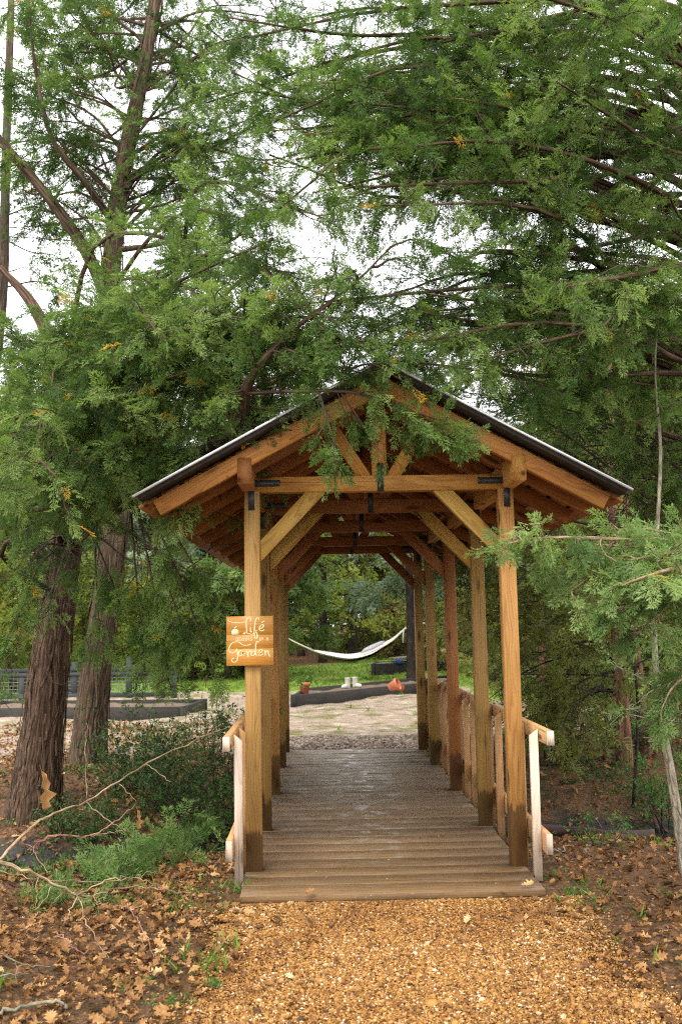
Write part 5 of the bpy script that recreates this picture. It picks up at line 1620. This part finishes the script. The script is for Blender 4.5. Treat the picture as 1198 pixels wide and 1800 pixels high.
# grass: lawn tufts and weeds on the clearing
N = 16000
px = R.uniform(-12, 14, N); py = R.uniform(17, 39, N)
dens = sst(25, 27.5, py) * 1.0 + .02 + sst(2.6, 3.6, px) * sst(20, 23, py)
dens = np.where((np.abs(px + 1.2) < 1.6) & (py > 35.5), .05, dens)
k = R.random(N) < dens; px, py = px[k], py[k]; N = len(px)
gv = np.array([(0, -.12, 0), (0, .12, 0), (.5, .06, .15), (1, 0, .35), (.5, -.06, .15)]); gt = np.array([(0, 1, 2), (0, 2, 4), (4, 2, 3)])
Vs, Ts, Cs, off = [], [], [], 0
for rep in range(4):
    pos = np.stack([px + R.normal(0, .04, N), py + R.normal(0, .04, N), gz(px, py) - .005], 1)
    v_, t_, c_ = scatter_mesh(gv, gt, np.zeros(5), pos, np.stack([R.normal(0, .5, N), R.normal(0, .5, N), np.ones(N)], 1), R.uniform(0, 6, N), R.uniform(.05, .13, N), np.clip(R.normal(.55, .2, N), 0, .92))
    Vs.append(v_); Ts.append(t_ + off); Cs.append(c_); off += len(v_)
tag(add('grass', np_mesh('grass', np.concatenate(Vs), tris=np.concatenate(Ts), attrs={'tint': np.concatenate(Cs)}), M['grass']), 'short green lawn grass beyond the raised bed', 'grass', kind='stuff')

N = 2300
px = np.where(R.random(N) < .82, R.uniform(-4.5, -.9, N), R.uniform(1.0, 3.2, N)); py = R.uniform(4.2, 9.5, N)
k = (np.sin(2.9 * px + 1.7 * py) + np.sin(4.3 * py - 2.2 * px) + R.normal(0, .4, N)) > .75; px, py = px[k], py[k]; N = len(px)
Vs, Ts, Cs, off = [], [], [], 0
for rep in range(5):
    pos = np.stack([px + R.normal(0, .02, N), py + R.normal(0, .02, N), gz(px, py) + .01], 1)
    v_, t_, c_ = scatter_mesh(gv * [1, .5, 1], gt, np.zeros(5), pos, np.stack([R.normal(0, .6, N), R.normal(0, .6, N), np.ones(N)], 1), R.uniform(0, 6, N), R.uniform(.04, .12, N), np.clip(R.normal(.25, .25, N), 0, .92))
    Vs.append(v_); Ts.append(t_ + off); Cs.append(c_); off += len(v_)
tag(add('wild_grass', np_mesh('wild_grass', np.concatenate(Vs), tris=np.concatenate(Ts), attrs={'tint': np.concatenate(Cs)}), M['grass']), 'thin grass growing up through the dead leaves', 'grass', kind='stuff')

# ------------------------------------------------------------------ camera, light, sky
cam = bpy.data.cameras.new('camera'); co = bpy.data.objects.new('camera', cam); COL.objects.link(co)
cam.sensor_fit = 'VERTICAL'; cam.sensor_height = 36; cam.sensor_width = 24; cam.lens = F / 1800 * 36
cam.clip_start = .05; cam.clip_end = 500
from mathutils import Matrix, Vector
fwd = Vector((math.sin(YAW) * math.cos(PIT), math.cos(YAW) * math.cos(PIT), math.sin(PIT)))
right = Vector((math.cos(YAW), -math.sin(YAW), 0)); up = right.cross(fwd)
c, s = math.cos(ROL), math.sin(ROL)
r2, u2 = right * c - up * s, up * c + right * s
# picture content is turned so that its right side rises: the camera rolls clockwise
co.matrix_world = Matrix(((r2.x, u2.x, -fwd.x, CX), (r2.y, u2.y, -fwd.y, 0), (r2.z, u2.z, -fwd.z, CZ), (0, 0, 0, 1)))
cam.dof.use_dof = True; cam.dof.focus_distance = 7.6; cam.dof.aperture_fstop = 4.0
SC.camera = co

w = bpy.data.worlds.new('World'); SC.world = w; w.use_nodes = True
nt = w.node_tree; nt.nodes.clear()
sky = nt.nodes.new('ShaderNodeTexSky'); sky.sky_type = 'NISHITA'; sky.sun_disc = False
SE, SA = math.radians(52), math.radians(205)
sky.sun_elevation = SE; sky.sun_rotation = SA; sky.dust_density = 4; sky.air_density = 1.2
hs_ = nt.nodes.new('ShaderNodeHueSaturation'); hs_.inputs['Saturation'].default_value = .12; nt.links.new(sky.outputs[0], hs_.inputs['Color'])
tc = nt.nodes.new('ShaderNodeTexCoord'); nz = nt.nodes.new('ShaderNodeTexNoise'); nz.inputs['Scale'].default_value = 2.2; nz.inputs['Detail'].default_value = 5
nt.links.new(tc.outputs['Generated'], nz.inputs['Vector'])
rp = nt.nodes.new('ShaderNodeValToRGB'); rp.color_ramp.elements[0].color = (9, 9, 9.4, 1); rp.color_ramp.elements[1].color = (14, 14, 14.2, 1)
rp.color_ramp.elements[0].position = .3; rp.color_ramp.elements[1].position = .7
nt.links.new(nz.outputs['Fac'], rp.inputs[0])
mx = nt.nodes.new('ShaderNodeMix'); mx.data_type = 'RGBA'; mx.inputs[0].default_value = .75
nt.links.new(hs_.outputs[0], mx.inputs[6]); nt.links.new(rp.outputs[0], mx.inputs[7])
bg = nt.nodes.new('ShaderNodeBackground'); bg.inputs['Strength'].default_value = .15
ow = nt.nodes.new('ShaderNodeOutputWorld')
nt.links.new(mx.outputs[2], bg.inputs[0]); nt.links.new(bg.outputs[0], ow.inputs[0])

sun = bpy.data.lights.new('sun', 'SUN'); sun.energy = 1.5; sun.angle = math.radians(25); sun.color = (1, .95, .86)
so = bpy.data.objects.new('sun', sun); COL.objects.link(so)
# towards the sun: behind the camera, a little to the left
sd = Vector((-.30 * math.cos(SE), -.95 * math.cos(SE), math.sin(SE)))
so.rotation_euler = sd.to_track_quat('Z', 'Y').to_euler()
sky.sun_rotation = math.atan2(sd.x, sd.y)

SC.view_settings.view_transform = 'Standard'; SC.view_settings.look = 'None'
SC.view_settings.exposure = .97; SC.view_settings.gamma = 1
SC.cycles.pixel_filter_type = 'BLACKMAN_HARRIS'; SC.cycles.filter_width = 1.15; SC.cycles.use_denoising = False; SC.cycles.use_adaptive_sampling = False
SC.cycles.sample_clamp_indirect = 5
SC.cycles.max_bounces = 8; SC.cycles.diffuse_bounces = 4; SC.cycles.transmission_bounces = 4
print('faces', sum(len(o.data.polygons) for o in SC.objects if o.type == 'MESH'))
